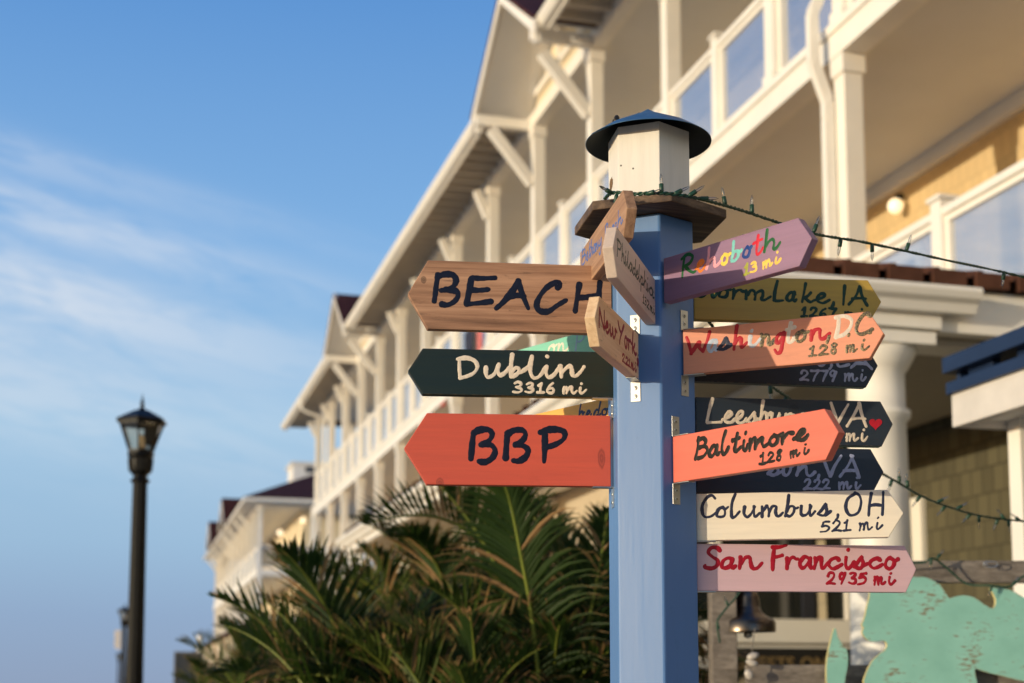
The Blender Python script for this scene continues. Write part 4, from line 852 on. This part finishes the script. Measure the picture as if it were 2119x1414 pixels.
# ------------------------------------------------------------------ string lights
def string_lights(label, path, bulbs, r=.0021, group='green strings of clear mini lights', scale=1.0, wraps=None):
    pts = [P(x, y, d=d) for x, y, d in path]
    root = tag(empty('string_lights', pts[0]), label, 'string lights', group)
    cv_ = catmull(pts, 14)
    m = MB(); acc = 0.0; hel = ([], [])
    for i, p in enumerate(cv_):
        t = (cv_[min(i + 1, len(cv_) - 1)] - cv_[max(i - 1, 0)]).normalized(); u = t.cross(Vector((0, 0, 1))).normalized(); w = u.cross(t)
        if i: acc += (p - cv_[i - 1]).length
        for k in (0, 1):
            a = acc * 260 + k * math.pi; hel[k].append(p + (u * math.cos(a) + w * math.sin(a)) * r * .85)
    for h in hel: m.tube(h, r, 6)
    m.build('wire', GREENWIRE, root)
    for bx, by, tx, ty, tilt in bulbs:
        # nearest path depth
        best = min(range(len(cv_)), key=lambda i: (lambda q: (q[0] - bx) ** 2 + (q[1] - by) ** 2)(pix(cv_[i])))
        d = (cv_[best] - CAM).dot(CF); a = cv_[best] * .6 + P(bx, by, d=d) * .4; e = P(tx, ty, d=d + tilt)
        ax = (e - a).normalized(); Ls, Lb = .0165 * scale, .0175 * scale; M_ = ax.to_track_quat('Z', 'Y').to_matrix()
        so = MB().lathe([(0, 0), (.0030*scale, 0), (.0042*scale, .004*scale), (.0044*scale, Ls), (.0032*scale, Ls + .001), (0, Ls + .001)], a, 10, M_).build('light_socket', GREENWIRE, root)
        g_ = Ls + .0012
        MB().lathe([(.0026*scale, g_), (.0028*scale, g_ + Lb * .5), (.0020*scale, g_ + Lb * .8), (.0008*scale, g_ + Lb), (0, g_ + Lb * 1.08)], a, 10, M_).build('light_bulb', BULB, so)
def pix(q):
    v = q - CAM; d = v.dot(CF); return PX0 + f * v.dot(CR) / d, YP - f * v.dot(CU) / d
string_lights('green string of clear mini lights sagging from the birdhouse cap to the right', [(1252,412,2.68),(1262,402,2.64),(1278,399,2.62),(1310,402,2.60),(1350,400,2.585),(1395,402,2.585),(1432,408,2.60),(1470,417,2.635),(1530,434,2.70),(1605,459,2.78),(1690,485,2.86),(1780,500,2.94),(1870,519,3.02),(1960,539,3.1),(2060,560,3.2),(2180,588,3.32)],
 [(1268,402,1256,394,-.01),(1276,408,1272,440,0),(1338,404,1352,398,-.01),(1369,400,1368,372,0),(1396,402,1420,390,.01),(1424,407,1442,395,0),(1446,412,1472,411,.0),(1500,426,1497,404,0),(1557,442,1556,417,0),(1612,460,1622,486,0),(1683,478,1696,448,0),(1739,493,1734,532,0),(1803,504,1805,550,0),(1874,518,1886,486,0),(2078,563,2074,600,0)])
string_lights('green string of clear mini lights running from behind the signpost down to the wooden rack', [(1452,640,2.92),(1472,672,2.95),(1530,745,3.05),(1593,797,3.2),(1640,830,3.3),(1700,884,3.45),(1747,926,3.55),(1800,966,3.7),(1850,994,3.85),(1905,1026,4.0),(1965,1050,4.15),(2030,1068,4.3),(2119,1079,4.45),(2220,1083,4.6)],
 [(1594,797,1596,822,0),(1628,822,1618,840,0),(1846,992,1838,1016,0),(1861,999,1860,974,0),(1880,1008,1876,984,0),(1905,1026,1890,1046,0),(1938,1040,1955,1032,0),(1958,1047,1942,1064,0),(1980,1053,2000,1042,0),(2010,1062,1993,1080,0),(2027,1067,2026,1095,0),(2066,1073,2056,1096,0),(2080,1075,2072,1066,0),(2088,1076,2090,1104,0),(2112,1079,2098,1068,0)], r=.0024, scale=1.15)

# ------------------------------------------------------------------ wooden rack with mermaid
RACKW = raw_wood('weathered_grey_wood', (92, 84, 76), (120, 111, 102), (146, 136, 126), 31.0)
D = 4.78
def rackbox(m, x0, y0, x1, y1, d0, th): 
    a, b_, c, e = P(x0, y1, d=d0), P(x1, y1, d=d0), P(x1, y0, d=d0), P(x0, y0, d=d0)
    bk = Vector((CF.x, CF.y, 0)).normalized() * th; b_.z = a.z; c.z = e.z; c.x, c.y = b_.x, b_.y; e.x, e.y = a.x, a.y
    m.poly([a, b_, c, e], bk)
rp = P(1517, 1414, d=D); rp.z = 0
rack = tag(empty('display_rack', rp), 'weathered grey wooden rack of posts and rails holding the turquoise mermaid', 'wooden rack')
m = MB(); rackbox(m, 1490, 1150, 1545, 2450, D, .09); m.build('post', RACKW, rack, bevel=.003)
m = MB(); rackbox(m, 2420, 1150, 2475, 2450, D, .09); m.build('post', RACKW, rack, bevel=.003)
m = MB(); rackbox(m, 1546, 1160, 2419, 1206, D + .02, .04); m.build('rail', RACKW, rack, bevel=.003)
m = MB(); rackbox(m, 1546, 1376, 2419, 1450, D + .02, .04); m.build('rail', RACKW, rack, bevel=.003)
ring = MB(); c = P(2040, 1168, d=D - .002); ring.tube([c + CR * (.024 * math.cos(a * .314) + .012) + Vector((0, 0, .010 * math.sin(a * .314))) - CF * .012 for a in range(21)], .0022, 6, cap=False); ring.tube([c + CF * .02, c - CF * .014], .003, 8); ring.build('eye_hook', STEEL, rack)
TQ = Mat('turquoise_weathered_paint'); v = TQ.coord((26, 26, 90)); tn = TQ.noise(v, 1, 6, .72, .3); t2 = TQ.noise(TQ.coord((7, 7, 9)), 1, 4)
tcol = TQ.ramp(t2, [(.3, lin(132, 188, 174)), (.7, lin(150, 206, 192))])
tcol = TQ.mix(TQ.math('MULTIPLY', edge_mask(TQ, .010, .75, .99), TQ.ramp(TQ.noise(TQ.coord((40, 40, 40)), 1, 4, .7), [(.45, 0.0), (.6, .85)])), tcol, lin(150, 120, 78))
tcol = TQ.mix(TQ.ramp(TQ.math('ADD', TQ.math('MULTIPLY', tn, .55), TQ.math('MULTIPLY', t2, .52)), [(.592, 0.0), (.64, .85)]), tcol, lin(128, 98, 66)); TQ.col(tcol); TQ.bump(tn, .4, .002); TQ.set(Roughness=.6)
c5 = lambda x, y: (1400 + x / 2.947, 1000 + y / 2.947)
body_ = [(1455,572),(1500,572),(1560,590),(1610,625),(1640,668),(1665,700),(1700,692),(1760,684),(1820,700),(1870,735),(1922,764),(1946,742),(1945,700),(1925,660),(1914,642),(1960,638),(2030,650),(2090,680),(2150,720),(2240,790),(2330,900),(2360,1010),(2290,1110),(2200,1190),(2119,1208),(2000,1180),(1880,1150),(1822,1134),(1830,1200),(1850,1320),(1900,1480),(1960,1700),(1960,1900),(1880,2080),(1700,2200),(1480,2240),(1260,2180),(1110,2050),(1010,1850),(950,1600),(930,1400),(916,1220),(914,1140),(920,1060),(932,1000),(948,930),(964,884),(976,905),(985,940),(1015,985),(1036,1012),(1046,1060),(1041,1130),(1026,1220),(1030,1400),(1060,1600),(1140,1800),(1250,1900),(1340,1880),(1330,1700),(1250,1500),(1170,1330),(1143,1220),(1150,1180),(1170,1130),(1200,1078),(1240,1042),(1272,1018),(1284,990),(1274,966),(1250,960),(1210,966),(1175,961),(1146,936),(1133,908),(1140,884),(1131,862),(1141,838),(1150,810),(1160,760),(1174,705),(1182,660),(1200,620),(1260,588),(1350,570)]
bo = [P(*c5(x, y), d=D - .035) for x, y in body_]
bo = catmull(bo, 3, True); mo = sum(bo, Vector()) / len(bo)
mb_ = MB().poly(bo, Vector((CF.x, CF.y, 0)).normalized() * .019); mb_.m = [0, 0] + [1] * (len(mb_.f) - 2)
mer = mb_.build('mermaid_cutout', [TQ.m, plain('bare_plywood_edge', (206, 196, 140), .7, 0, .2, 30, .2, 200)], None)
tag(mer, 'weathered turquoise wooden mermaid silhouette with flowing hair mounted on the rack', 'cutout')
BELLM = plain('polished_bell_metal', (112, 100, 90), .3, 1.0, .05)
bc = P(1548, 1308, d=D + .26)
k = (D + .26) / f
bell = tag(empty('ship_bell', bc), 'polished metal bell hanging beside the grey rack post', 'bell')
MB().lathe([(57*k, 0), (57*k, 20*k), (50*k, 27*k), (36*k, 34*k), (27*k, 45*k), (24*k, 70*k), (20*k, 84*k), (8*k, 90*k), (0, 91*k)], bc, 36).lathe([(54*k, 0), (52*k, 18*k), (30*k, 34*k), (20*k, 80*k), (0, 84*k)], bc, 36).build('bell_body', BELLM, bell)
MB().tube([bc + Vector((0, 0, 90*k)), bc + Vector((0, 0, 125*k))], .004, 8).build('hanger', STEEL, bell)
MB().lathe([(0, -4*k), (9*k, 0), (9*k, 8*k), (3*k, 12*k), (2*k, 60*k), (0, 60*k)], bc + Vector((0, 0, -10*k)), 12).build('clapper', STEEL, bell)
SHELL = plain('sea_shell', (190, 182, 172), .4, 0, .2, 60, .3, 120)
sp_ = P(1556, 1350, d=D - .02); sh = tag(empty('shell_strand', sp_), 'string of grey white sea shells hanging at the rack post', 'shells')
MB().tube([P(1562, 1300, d=D + .03), P(1556, 1350, d=D - .02), P(1551, 1440, d=D - .02)], .0018, 6).build('cord', RACKW, sh)
for px, py, rx, ry, a in ((1558, 1358, 13, 7, .3), (1556, 1372, 13, 7, -.3), (1550, 1396, 9, 11, .5), (1552, 1430, 11, 9, 0)):
    c = P(px, py, d=D - .03); k = D / f; m = MB(); n = 18; vs = []; fs = []
    for i in range(9):
        th = math.pi * i / 8
        for j in range(n):
            ph_ = 6.28318 * j / n; rr = 1 + .08 * math.cos(ph_ * 9); x = math.sin(th) * math.cos(ph_) * rx * k * rr; z = math.cos(th) * ry * k; y = math.sin(th) * math.sin(ph_) * 6 * k
            vs.append(c + CR * (x * math.cos(a) - z * math.sin(a)) + Vector((0, 0, 1)) * (x * math.sin(a) + z * math.cos(a)) + CF * y)
    for i in range(8):
        for j in range(n): fs.append((i*n+j, i*n+(j+1)%n, (i+1)*n+(j+1)%n, (i+1)*n+j))
    m.add(vs, fs, True).build('shell', SHELL, sh)
string_lights('green string of clear mini lights draped over the grey wooden rack', [(1490,1330,D-.03),(1484,1290,D-.03),(1496,1268,D-.03),(1520,1240,D-.03),(1548,1213,D-.03),(1640,1190,D-.04),(1760,1180,D-.04),(1880,1166,D-.04),(1912,1164,D-.04),(1932,1156,D-.04),(1960,1176,D-.02),(2000,1208,D-.02),(2050,1212,D-.06),(2090,1214,D-.06),(2119,1192,D-.06),(2160,1180,D-.06)],
 [(1508,1254,1500,1238,0),(1486,1290,1490,1312,0),(1940,1152,1952,1140,0),(1928,1160,1925,1176,0),(2052,1213,2046,1232,0),(2095,1212,2106,1196,0)], r=.0024, scale=1.1)

# ------------------------------------------------------------------ guests sign on the shop wall
ya = EWY - .14
a, b_ = P(1494, 1340, Y=ya), P(1840, 1400, Y=ya)
gs = tag(empty('wall_sign', (a.x, ya, b_.z)), 'black wall sign with gold letters below the shop window', 'sign')
MB().box((a.x, ya, b_.z), (b_.x, EWY - .062, a.z)).build('sign_panel', plain('black_sign_paint', (30, 28, 26), .5), gs, bevel=.004)
cu_ = bpy.data.curves.new('sign_text', 'FONT'); cu_.body = "GUESTS ONLY"; cu_.extrude = .004; cu_.size = .165; cu_.space_character = 1.08; cu_.offset = .0025
to = bpy.data.objects.new('t', cu_); me = bpy.data.meshes.new_from_object(to); bpy.data.objects.remove(to)
lo = bpy.data.objects.new('lettering', me); COL.objects.link(lo); me.materials.clear(); me.materials.append(plain('gold_sign_paint', (128, 106, 70), .5)); lo.parent = gs
tx = P(1517, 1354, Y=ya); lo.rotation_euler = (R(90), 0, 0); lo.location = (tx.x - a.x, -.005, tx.z - b_.z - .136)

# ------------------------------------------------------------------ street lamps
PANE = glass('lamp_pane', (244, 238, 226), .7, .08)
def street_lamp(px, py, d, label, first=None):
    base = P(px, py, d=d); base.z = 0
    if first is not None:
        r_ = first.copy(); COL.objects.link(r_); r_.location = base; r_['label'] = label
        for ch in first.children:
            c = ch.copy(); COL.objects.link(c); c.parent = r_
            for g2 in ch.children: e = g2.copy(); COL.objects.link(e); e.parent = c
        return r_
    root = tag(empty('street_lamp', base), label, 'street lamp', 'dark street lamps along the boardwalk')
    k = d / f; Z = lambda y: 1.6 + (1429 - y) * k * 1.010
    m = MB(); prof = [(.2, 0), (.2, .06), (.16, .12), (.15, .5), (.115, .6), (.09, .75), (17.5*k, .8), (13.5*k, Z(1004))]
    m.lathe([(0, 0)] + prof + [(0, Z(1004))], base, 12, smooth=False)
    for i in range(12): a = 6.2832 * i / 12; m.tube([base + Vector((math.cos(a) * 17*k, math.sin(a) * 17*k, .8)), base + Vector((math.cos(a) * 13.2*k, math.sin(a) * 13.2*k, Z(1006)))], .008, 5)
    m.build('pole', LAMPBLACK, root)
    m = MB(); m.lathe([(0, Z(1004)), (19*k, Z(1004)), (20*k, Z(1000)), (15*k, Z(995)), (14*k, Z(990)), (20*k, Z(985)), (22*k, Z(978)), (24*k, Z(960)), (24*k, Z(953)), (27*k, Z(950)), (27*k, Z(943)), (20*k, Z(940)), (0, Z(940))], base, 24)
    for i in range(16): a = 6.2832 * i / 16; m.tube([base + Vector((math.cos(a) * 22*k, math.sin(a) * 22*k, Z(981))), base + Vector((math.cos(a) * 24.5*k, math.sin(a) * 24.5*k, Z(955)))], .009, 5)
    m.build('lantern_cup', LAMPBLACK, root)
    m = MB(); n = 6; ph_ = .35
    def hx(r_, y): return [base + Vector((math.cos(ph_ + 6.28318*i/n) * r_*k, math.sin(ph_ + 6.28318*i/n) * r_*k, Z(y))) for i in range(n)]
    lo_, hi_ = hx(25, 940), hx(46.5, 882)
    for p, q in zip(lo_, hi_): m.bar(p, q, .016, .016)
    for r_ in (lo_, hi_):
        for i in range(n): m.bar(r_[i], r_[(i+1) % n], .022, .026)
    cg = m.build('lantern_cage', LAMPBLACK, root)
    m = MB(); a_, b2 = hx(24, 939), hx(45, 883)
    for i in range(n): m.add([a_[i], a_[(i+1)%n], b2[(i+1)%n], b2[i]], [(0,1,2,3)])
    m.build('lantern_glass', PANE, cg)
    MB().lathe([(0, Z(938)), (7*k, Z(938)), (8*k, Z(925)), (7*k, Z(912)), (3*k, Z(905)), (0, Z(904))], base, 16).build('frosted_chimney', plain('frosted_lamp_chimney', (226, 214, 190), .5), cg)
    m = MB(); e1, e2, e3 = hx(55, 880), hx(54, 874), hx(18, 855)
    vs = e1 + e2 + e3 + [base + Vector((0, 0, Z(849)))]; fs = [tuple(range(6))[::-1]]
    for i in range(6):
        j = (i + 1) % 6; fs += [(i, j, 6+j, 6+i), (6+i, 6+j, 12+j, 12+i), (12+i, 12+j, 18)]
    m.add(vs, fs); m.lathe([(6*k, Z(853)), (6*k, Z(848)), (3*k, Z(845)), (4.5*k, Z(840)), (4*k, Z(836)), (1.8*k, Z(833)), (3*k, Z(830)), (1.2*k, Z(827)), (.4*k, Z(818)), (0, Z(817))], base, 12)
    m.build('lantern_roof', LAMPBLACK, root)
    return root
l1 = street_lamp(287, 1100, 13.2, 'tall dark street lamp with clear lantern, nearest and largest of the lamps')
l2 = street_lamp(256, 1340, 44.8, 'mid distance dark street lamp with white banner just left of the nearest lamp', l1)
l3 = street_lamp(244.5, 1400, 100, 'farthest and smallest dark street lamp low beside the nearest lamp pole', l1)
p = P(243, 1325, d=44.8); pa = l2.location
m = MB(); m.poly([p + Vector((-.09, 0, .28)), p + Vector((.1, 0, .30)), p + Vector((.1, 0, -.26)), p + Vector((.0, 0, -.30)), p + Vector((-.09, 0, -.2))], (0, .02, 0)); m.bar(p + Vector((-.1, .01, .3)), p + Vector((.2, .01, .3)), .02, .02); m.build('banner', plain('white_banner_cloth', (236, 226, 214), .8), l2)

# ------------------------------------------------------------------ palms
LEAF = Mat('palm_leaf'); at = LEAF.N('ShaderNodeAttribute', attribute_name='dry'); oi = LEAF.N('ShaderNodeObjectInfo')
ln = LEAF.noise(LEAF.coord((3, 3, 3)), 1, 3)
gcol = LEAF.ramp(LEAF.math('ADD', LEAF.math('MULTIPLY', ln, .5), LEAF.math('MULTIPLY', oi.outputs['Random'], .5)), [(.2, lin(34, 52, 20)), (.5, lin(54, 78, 28)), (.8, lin(94, 108, 46))])
gcol = LEAF.mix(at.outputs['Fac'], gcol, lin(176, 136, 92)); LEAF.col(gcol); LEAF.b.inputs['Specular IOR Level'].default_value = .3; LEAF.set(Roughness=.55)
tr = LEAF.N('ShaderNodeBsdfTranslucent'); LEAF.l.new(gcol, tr.inputs[0]); mx = LEAF.N('ShaderNodeMixShader'); mx.inputs[0].default_value = .35
LEAF.l.new(LEAF.b.outputs[0], mx.inputs[1]); LEAF.l.new(tr.outputs[0], mx.inputs[2]); LEAF.l.new(mx.outputs[0], LEAF.out.inputs[0])
RACH = plain('palm_rachis', (122, 132, 52), .45, 0, .15, 8)
CANE = plain('palm_cane', (104, 92, 64), .7, 0, .25, 14)
def frond_mesh(name, L, el0, el1, n, leaf, rnd, vee=.45, dryp=.12, bare=.16, sag=.5, wid=.024):
    pts = [Vector((0, 0, 0))]; N = 18
    for i in range(N):
        a = el0 + (el1 - el0) * ((i + .5) / N) ** 1.4; pts.append(pts[-1] + Vector((math.cos(a), .03 * math.sin(i * .4), math.sin(a))).normalized() * L / N)
    m = MB(); m.mat(1).tube(pts, .011, 6, r2=.002); m.mat(0); dry = [0.0] * len(m.v)
    for i in range(n):
        t = bare + (1 - bare) * (i / (n - 1)); x = t * N; k = min(int(x), N - 1); p = pts[k].lerp(pts[k + 1], x - k); T = (pts[k + 1] - pts[k]).normalized()
        up = Vector((-T.z, 0, T.x)); 
        for s_ in (-1, 1):
            ll = leaf * (math.sin(math.pi * min(1, .22 + .80 * t)) ** .7 * .9 + .12) * rnd.uniform(.85, 1.1)
            an = R(62 - 42 * t + rnd.uniform(-7, 7)); d = T * math.cos(an) + Vector((0, s_, 0)) * math.sin(an) + up * (vee + rnd.uniform(-.12, .12))
            d.normalize(); q = p.copy(); side = d.cross(up).normalized(); rows = []; isdry = rnd.random() < dryp; td = rnd.uniform(.6, 1.0)
            seg = 5; w0 = wid * rnd.uniform(.85, 1.1)
            for j in range(seg + 1):
                u = j / seg; w = w0 * (.35 + 2.2 * u if u < .3 else 1.0 * (1 - ((u - .3) / .7) ** 1.7)) * .5 + .0005
                fold = d.cross(side).normalized() * w * .5
                rows.append((q - side * w + fold, q.copy(), q + side * w + fold)); q = q + d * ll / seg
                d = (d + Vector((0, 0, -1)) * sag * (.12 + .3 * u) + T * .03).normalized()
            b0 = len(m.v); m.add([v for r_ in rows for v in r_], [(3*j + c, 3*j + c + 1, 3*j + c + 4, 3*j + c + 3) for j in range(seg) for c in (0, 1)])
            for j in range(seg + 1):
                u = j / seg; vdry = rnd.uniform(.6, .95) if isdry else max(0, min(.9, (u - td) * 4))
                dry += [vdry] * 3
    me = bpy.data.meshes.new(name); me.from_pydata(m.v, [], m.f)
    for p_, mi, sm in zip(me.polygons, m.m, m.sm): p_.material_index = mi; p_.use_smooth = sm
    at_ = me.attributes.new('dry', 'FLOAT', 'POINT')
    for i, v in enumerate(dry): at_.data[i].value = v
    me.materials.append(LEAF.m); me.materials.append(RACH); return me
rnd = random.Random(11)
FM = [frond_mesh('frond', L_, R(e0), R(e1), n_, ll, rnd, vee=v_, dryp=dp_, sag=sg_, wid=w_) for L_, e0, e1, n_, ll, v_, dp_, sg_, w_ in
      ((.95, 80, 15, 40, .29, .50, .06, .5, .016), (.95, 72, -15, 40, .28, .45, .12, .7, .016), (.90, 62, -45, 38, .27, .35, .25, 1.0, .015), (.85, 52, -60, 36, .25, .3, .5, 1.2, .014), (.90, 76, 35, 40, .28, .55, .05, .4, .017), (.8, 45, -75, 34, .24, .25, .9, 1.3, .013),
       (.7, 68, -10, 36, .22, .65, .2, .9, .013), (.65, 55, -30, 36, .21, .6, .35, 1.1, .012))]
def cane_mesh():
    m = MB(); m.tube([(0, 0, 0), (.01, 0, .4), (.03, .01, .8), (.04, .01, 1.12)], [.032, .028, .024, .02], 10)
    for i in range(7): m.lathe([(.031 - .001*i, -.006), (.034 - .001*i, 0), (.031 - .001*i, .006)], (.005*i, 0, .12 + .14*i), 10)
    me = bpy.data.meshes.new('trunk'); me.from_pydata(m.v, [], m.f); me.materials.append(CANE)
    for p_ in me.polygons: p_.use_smooth = True
    return me
CM = cane_mesh()
def add_child(name, me, root, loc, az, sc=1.0, tilt=0.0):
    o = bpy.data.objects.new(name, me); COL.objects.link(o); o.parent = root; o.location = loc; o.rotation_euler = (tilt, 0, az); o.scale = (sc, sc, sc); return o
def palm(px, d, h, label, nf=24, canes=4, seed=0, z0=None):
    rn = random.Random(seed); b = P(px, 1414, d=d); b.z = 0
    root = tag(empty('palm', b), label, 'palm', 'low palms along the hotel front')
    canes = 7; k = max(6, int(nf * 1.45) // canes)
    for c in range(canes):
        a = 6.28 * c / canes + rn.random(); rr = .05 + .30 * rn.random(); off = Vector((math.cos(a) * rr, math.sin(a) * rr, 0)); hh = (h - .50) * (1.0 if c == 0 else rn.uniform(.62, .98)); cs = hh / 1.12
        o = add_child('trunk', CM, root, off, a); o.scale = (.9, .9, cs)
        top = off + Vector((math.cos(a) * .04, math.sin(a) * .04, hh * .97))
        for i in range(k):
            az = a + 2.4 * i + rn.uniform(-.4, .4); q = i / max(1, k - 1); me = FM[(0, 4, 6, 1, 7, 2, 3, 5)[int(q * 7.99)]] if rn.random() < .6 else rn.choice(FM)
            add_child('frond', me, root, top + Vector((0, 0, rn.uniform(-.2, .03) - .22 * q)), az, rn.uniform(.8, 1.15), rn.uniform(-.25, .25))
    return root
pal = [(1105, 5.9, 2.45, 'tall palm with one long arching frond just left of the blue post', 32), (1225, 6.6, 2.3, 'dark palm directly behind the lower blue post', 36),
 (985, 6.6, 2.4, 'spiky green palm whose frond points left below the BBP board', 36), (860, 7.6, 2.3, 'bushy palm left of the spiky frond below the BBP board', 40),
 (765, 8.8, 2.2, 'palm in the middle of the row with brown tipped leaves', 40), (680, 10.4, 2.1, 'palm in front of the pale lower balconies of the cream hotel', 40), (605, 12.5, 1.95, 'smaller palm under the red porch roof of the far hotel', 40),
 (535, 15.0, 1.9, 'small palm in front of the lower storeys of the far hotel', 36), (475, 18.5, 1.88, 'second farthest small palm near the dark sign', 36), (430, 23.0, 1.84, 'farthest and smallest palm beside the dark sign', 32),
 (930, 5.6, 1.95, 'low palm with drooping fronds at the bottom edge', 44), (720, 7.0, 1.95, 'low dense palm at the bottom in front of the row', 48), (580, 9.5, 1.82, 'low palm at the bottom left before the small palms', 40), (1060, 7.8, 2.5, 'tall dark palm behind the long arching frond', 40), (480, 13.5, 1.78, 'low shaggy palm at the bottom left corner of the row', 36),
 (820, 6.3, 2.1, 'low shaggy palm between the spiky frond and the bottom edge', 48), (650, 8.2, 1.98, 'low palm left of the bottom middle with dry brown fronds', 48), (900, 8.6, 2.45, 'tall shaggy palm hiding the cream porch column', 48), (1150, 6.0, 1.9, 'low palm in front of the others beside the blue post', 36)]
roots = [palm(px, d, h, lb, nf, 4, 100 + i) for i, (px, d, h, lb, nf) in enumerate(pal)]
# two fronds the eye goes to: one long and upright, one thrown out to the left
def frond_to(root, pts_px, leaf, n, seed, vee, sag, dryp, up=Vector((0, 0, 1)), wid=.017, lean=None):
    rn = random.Random(seed); pts = catmull([P(x, y, d=d) for x, y, d in pts_px], 6); N = len(pts) - 1
    m = MB(); m.mat(1).tube(pts, .012, 6, r2=.003); m.mat(0); dry = [0.0] * len(m.v)
    for i in range(n):
        t = .12 + .88 * i / (n - 1); x = t * N; k = min(int(x), N - 1); p = pts[k].lerp(pts[k+1], x - k); T = (pts[k+1] - pts[k]).normalized(); S_ = T.cross(up).normalized(); U_ = S_.cross(T)
        for s_ in (-1, 1):
            ll = leaf * (math.sin(math.pi * min(1, .25 + .78 * t)) ** .7 * .9 + .12) * rn.uniform(.85, 1.1); an = R(60 - 36 * t + rn.uniform(-7, 7)); d = (T * math.cos(an) + S_ * s_ * math.sin(an) + U_ * (vee + rn.uniform(-.1, .1))).normalized()
            q = p.copy(); side = d.cross(U_).normalized(); rows = []; td = rn.uniform(.7, 1.1); isdry = rn.random() < dryp
            for j in range(6):
                u = j / 5; w = wid * (.35 + 2.2 * u if u < .3 else 1 - ((u - .3) / .7) ** 1.7) * .5 + .0005; fold = d.cross(side).normalized() * w * .5
                rows.append((q - side * w + fold, q.copy(), q + side * w + fold)); q = q + d * ll / 5; d = (d + Vector((0, 0, -1)) * sag * (.12 + .3 * u)).normalized()
            m.add([v for r_ in rows for v in r_], [(3*j + c, 3*j + c + 1, 3*j + c + 4, 3*j + c + 3) for j in range(5) for c in (0, 1)])
            for j in range(6): dry += [.8 if isdry else max(0, min(.9, (j / 5 - td) * 4))] * 3
    off = root.location; me = bpy.data.meshes.new('frond'); me.from_pydata([v - off for v in m.v], [], m.f)
    for p_, mi, sm in zip(me.polygons, m.m, m.sm): p_.material_index = mi; p_.use_smooth = sm
    at_ = me.attributes.new('dry', 'FLOAT', 'POINT')
    for i, v in enumerate(dry): at_.data[i].value = v
    me.materials.append(LEAF.m); me.materials.append(RACH); o = bpy.data.objects.new('frond', me); COL.objects.link(o); o.parent = root; return o
frond_to(roots[0], [(1122,1560,5.6),(1114,1400,5.55),(1098,1260,5.5),(1078,1150,5.45),(1058,1050,5.4),(1040,990,5.35)], .40, 56, 3, .05, 1.0, .06, up=Vector((-.6, -.8, .1)))
frond_to(roots[2], [(1110,1330,6.6),(1060,1200,6.4),(985,1110,6.2),(900,1070,6.1),(820,1070,6.0),(760,1085,5.95)], .30, 40, 4, .75, .1, .05, wid=.017)
frond_to(roots[3], [(860,1340,7.4),(800,1240,7.3),(720,1190,7.2),(640,1195,7.1)], .28, 34, 5, .55, .3, .15, wid=.016)
frond_to(roots[0], [(1180,1500,5.8),(1200,1380,5.75),(1222,1270,5.7),(1245,1150,5.6),(1256,1060,5.55)], .32, 40, 6, .35, .5, .1, up=Vector((-.6, -.8, .1)))

# ------------------------------------------------------------------ small far things
a, b_ = P(364, 1352, d=26), P(418, 1414, d=26)
ds = tag(empty('sign_board', ((a.x + b_.x) / 2, a.y, 0)), 'dark framed sign panel standing at the far left end of the palms', 'sign')
MB().box((a.x, a.y, 1.3), (b_.x, a.y + .06, a.z)).build('sign_panel', plain('dark_slate_panel', (62, 66, 70), .5), ds)
m = MB(); 
for q in ((a.x - .03, a.x), (b_.x, b_.x + .03)): m.box((q[0], a.y - .01, 0), (q[1], a.y + .07, a.z + .03))
m.box((a.x, a.y - .01, a.z + .002), (b_.x, a.y + .07, a.z + .03)); m.build('sign_frame', plain('grey_sign_frame', (120, 116, 108), .5), ds)
p = P(412, 1414, d=60); MBp = MB().lathe([(0, 0), (.13, 0), (.12, 3.7), (.15, 3.72), (.15, 3.85), (.05, 3.95), (0, 3.95)], (p.x, p.y, 0), 12).build('white_pole', TRIM, None)
tag(MBp, 'short white pole rising above the farthest palm', 'pole')
def towel(px, py, X, rgb, label, w=.5, h=.5):
    p = P(px, py, X=X); m = MB(); vs = []; fs = []
    for s_, xx in ((0, X - .075), (1, X - .12)):
        pass
    for i in range(9):
        for j in range(7): vs.append(Vector((X - .09 - .02 * math.sin(i * 1.1 + j * .3) * (j / 6), p.y - w/2 + w * i / 8, p.z + h/2 - h * j / 6)))
    for i in range(8):
        for j in range(6): fs.append((i*7+j, i*7+j+1, (i+1)*7+j+1, (i+1)*7+j))
    m.add(vs, fs, True); o = m.build('beach_towel', plain('towel_cloth_%d' % rgb[0], rgb, .9, 0, .2, 5), None)
    so = o.modifiers.new('t', 'SOLIDIFY'); so.thickness = .012
    tag(o, label, 'towel', 'towels on the balcony rails')
towel(980, 708, XF, (44, 48, 70), 'dark blue towel on the upper balcony rail below the BEACH board', .7, .5)
towel(1003, 703, XF, (214, 120, 118), 'pink towel on the upper balcony rail next to the dark blue towel', .4, .6)
towel(926, 824, XF, (190, 50, 46), 'red towel low on the balcony left of the Dublin board', .6, .35)
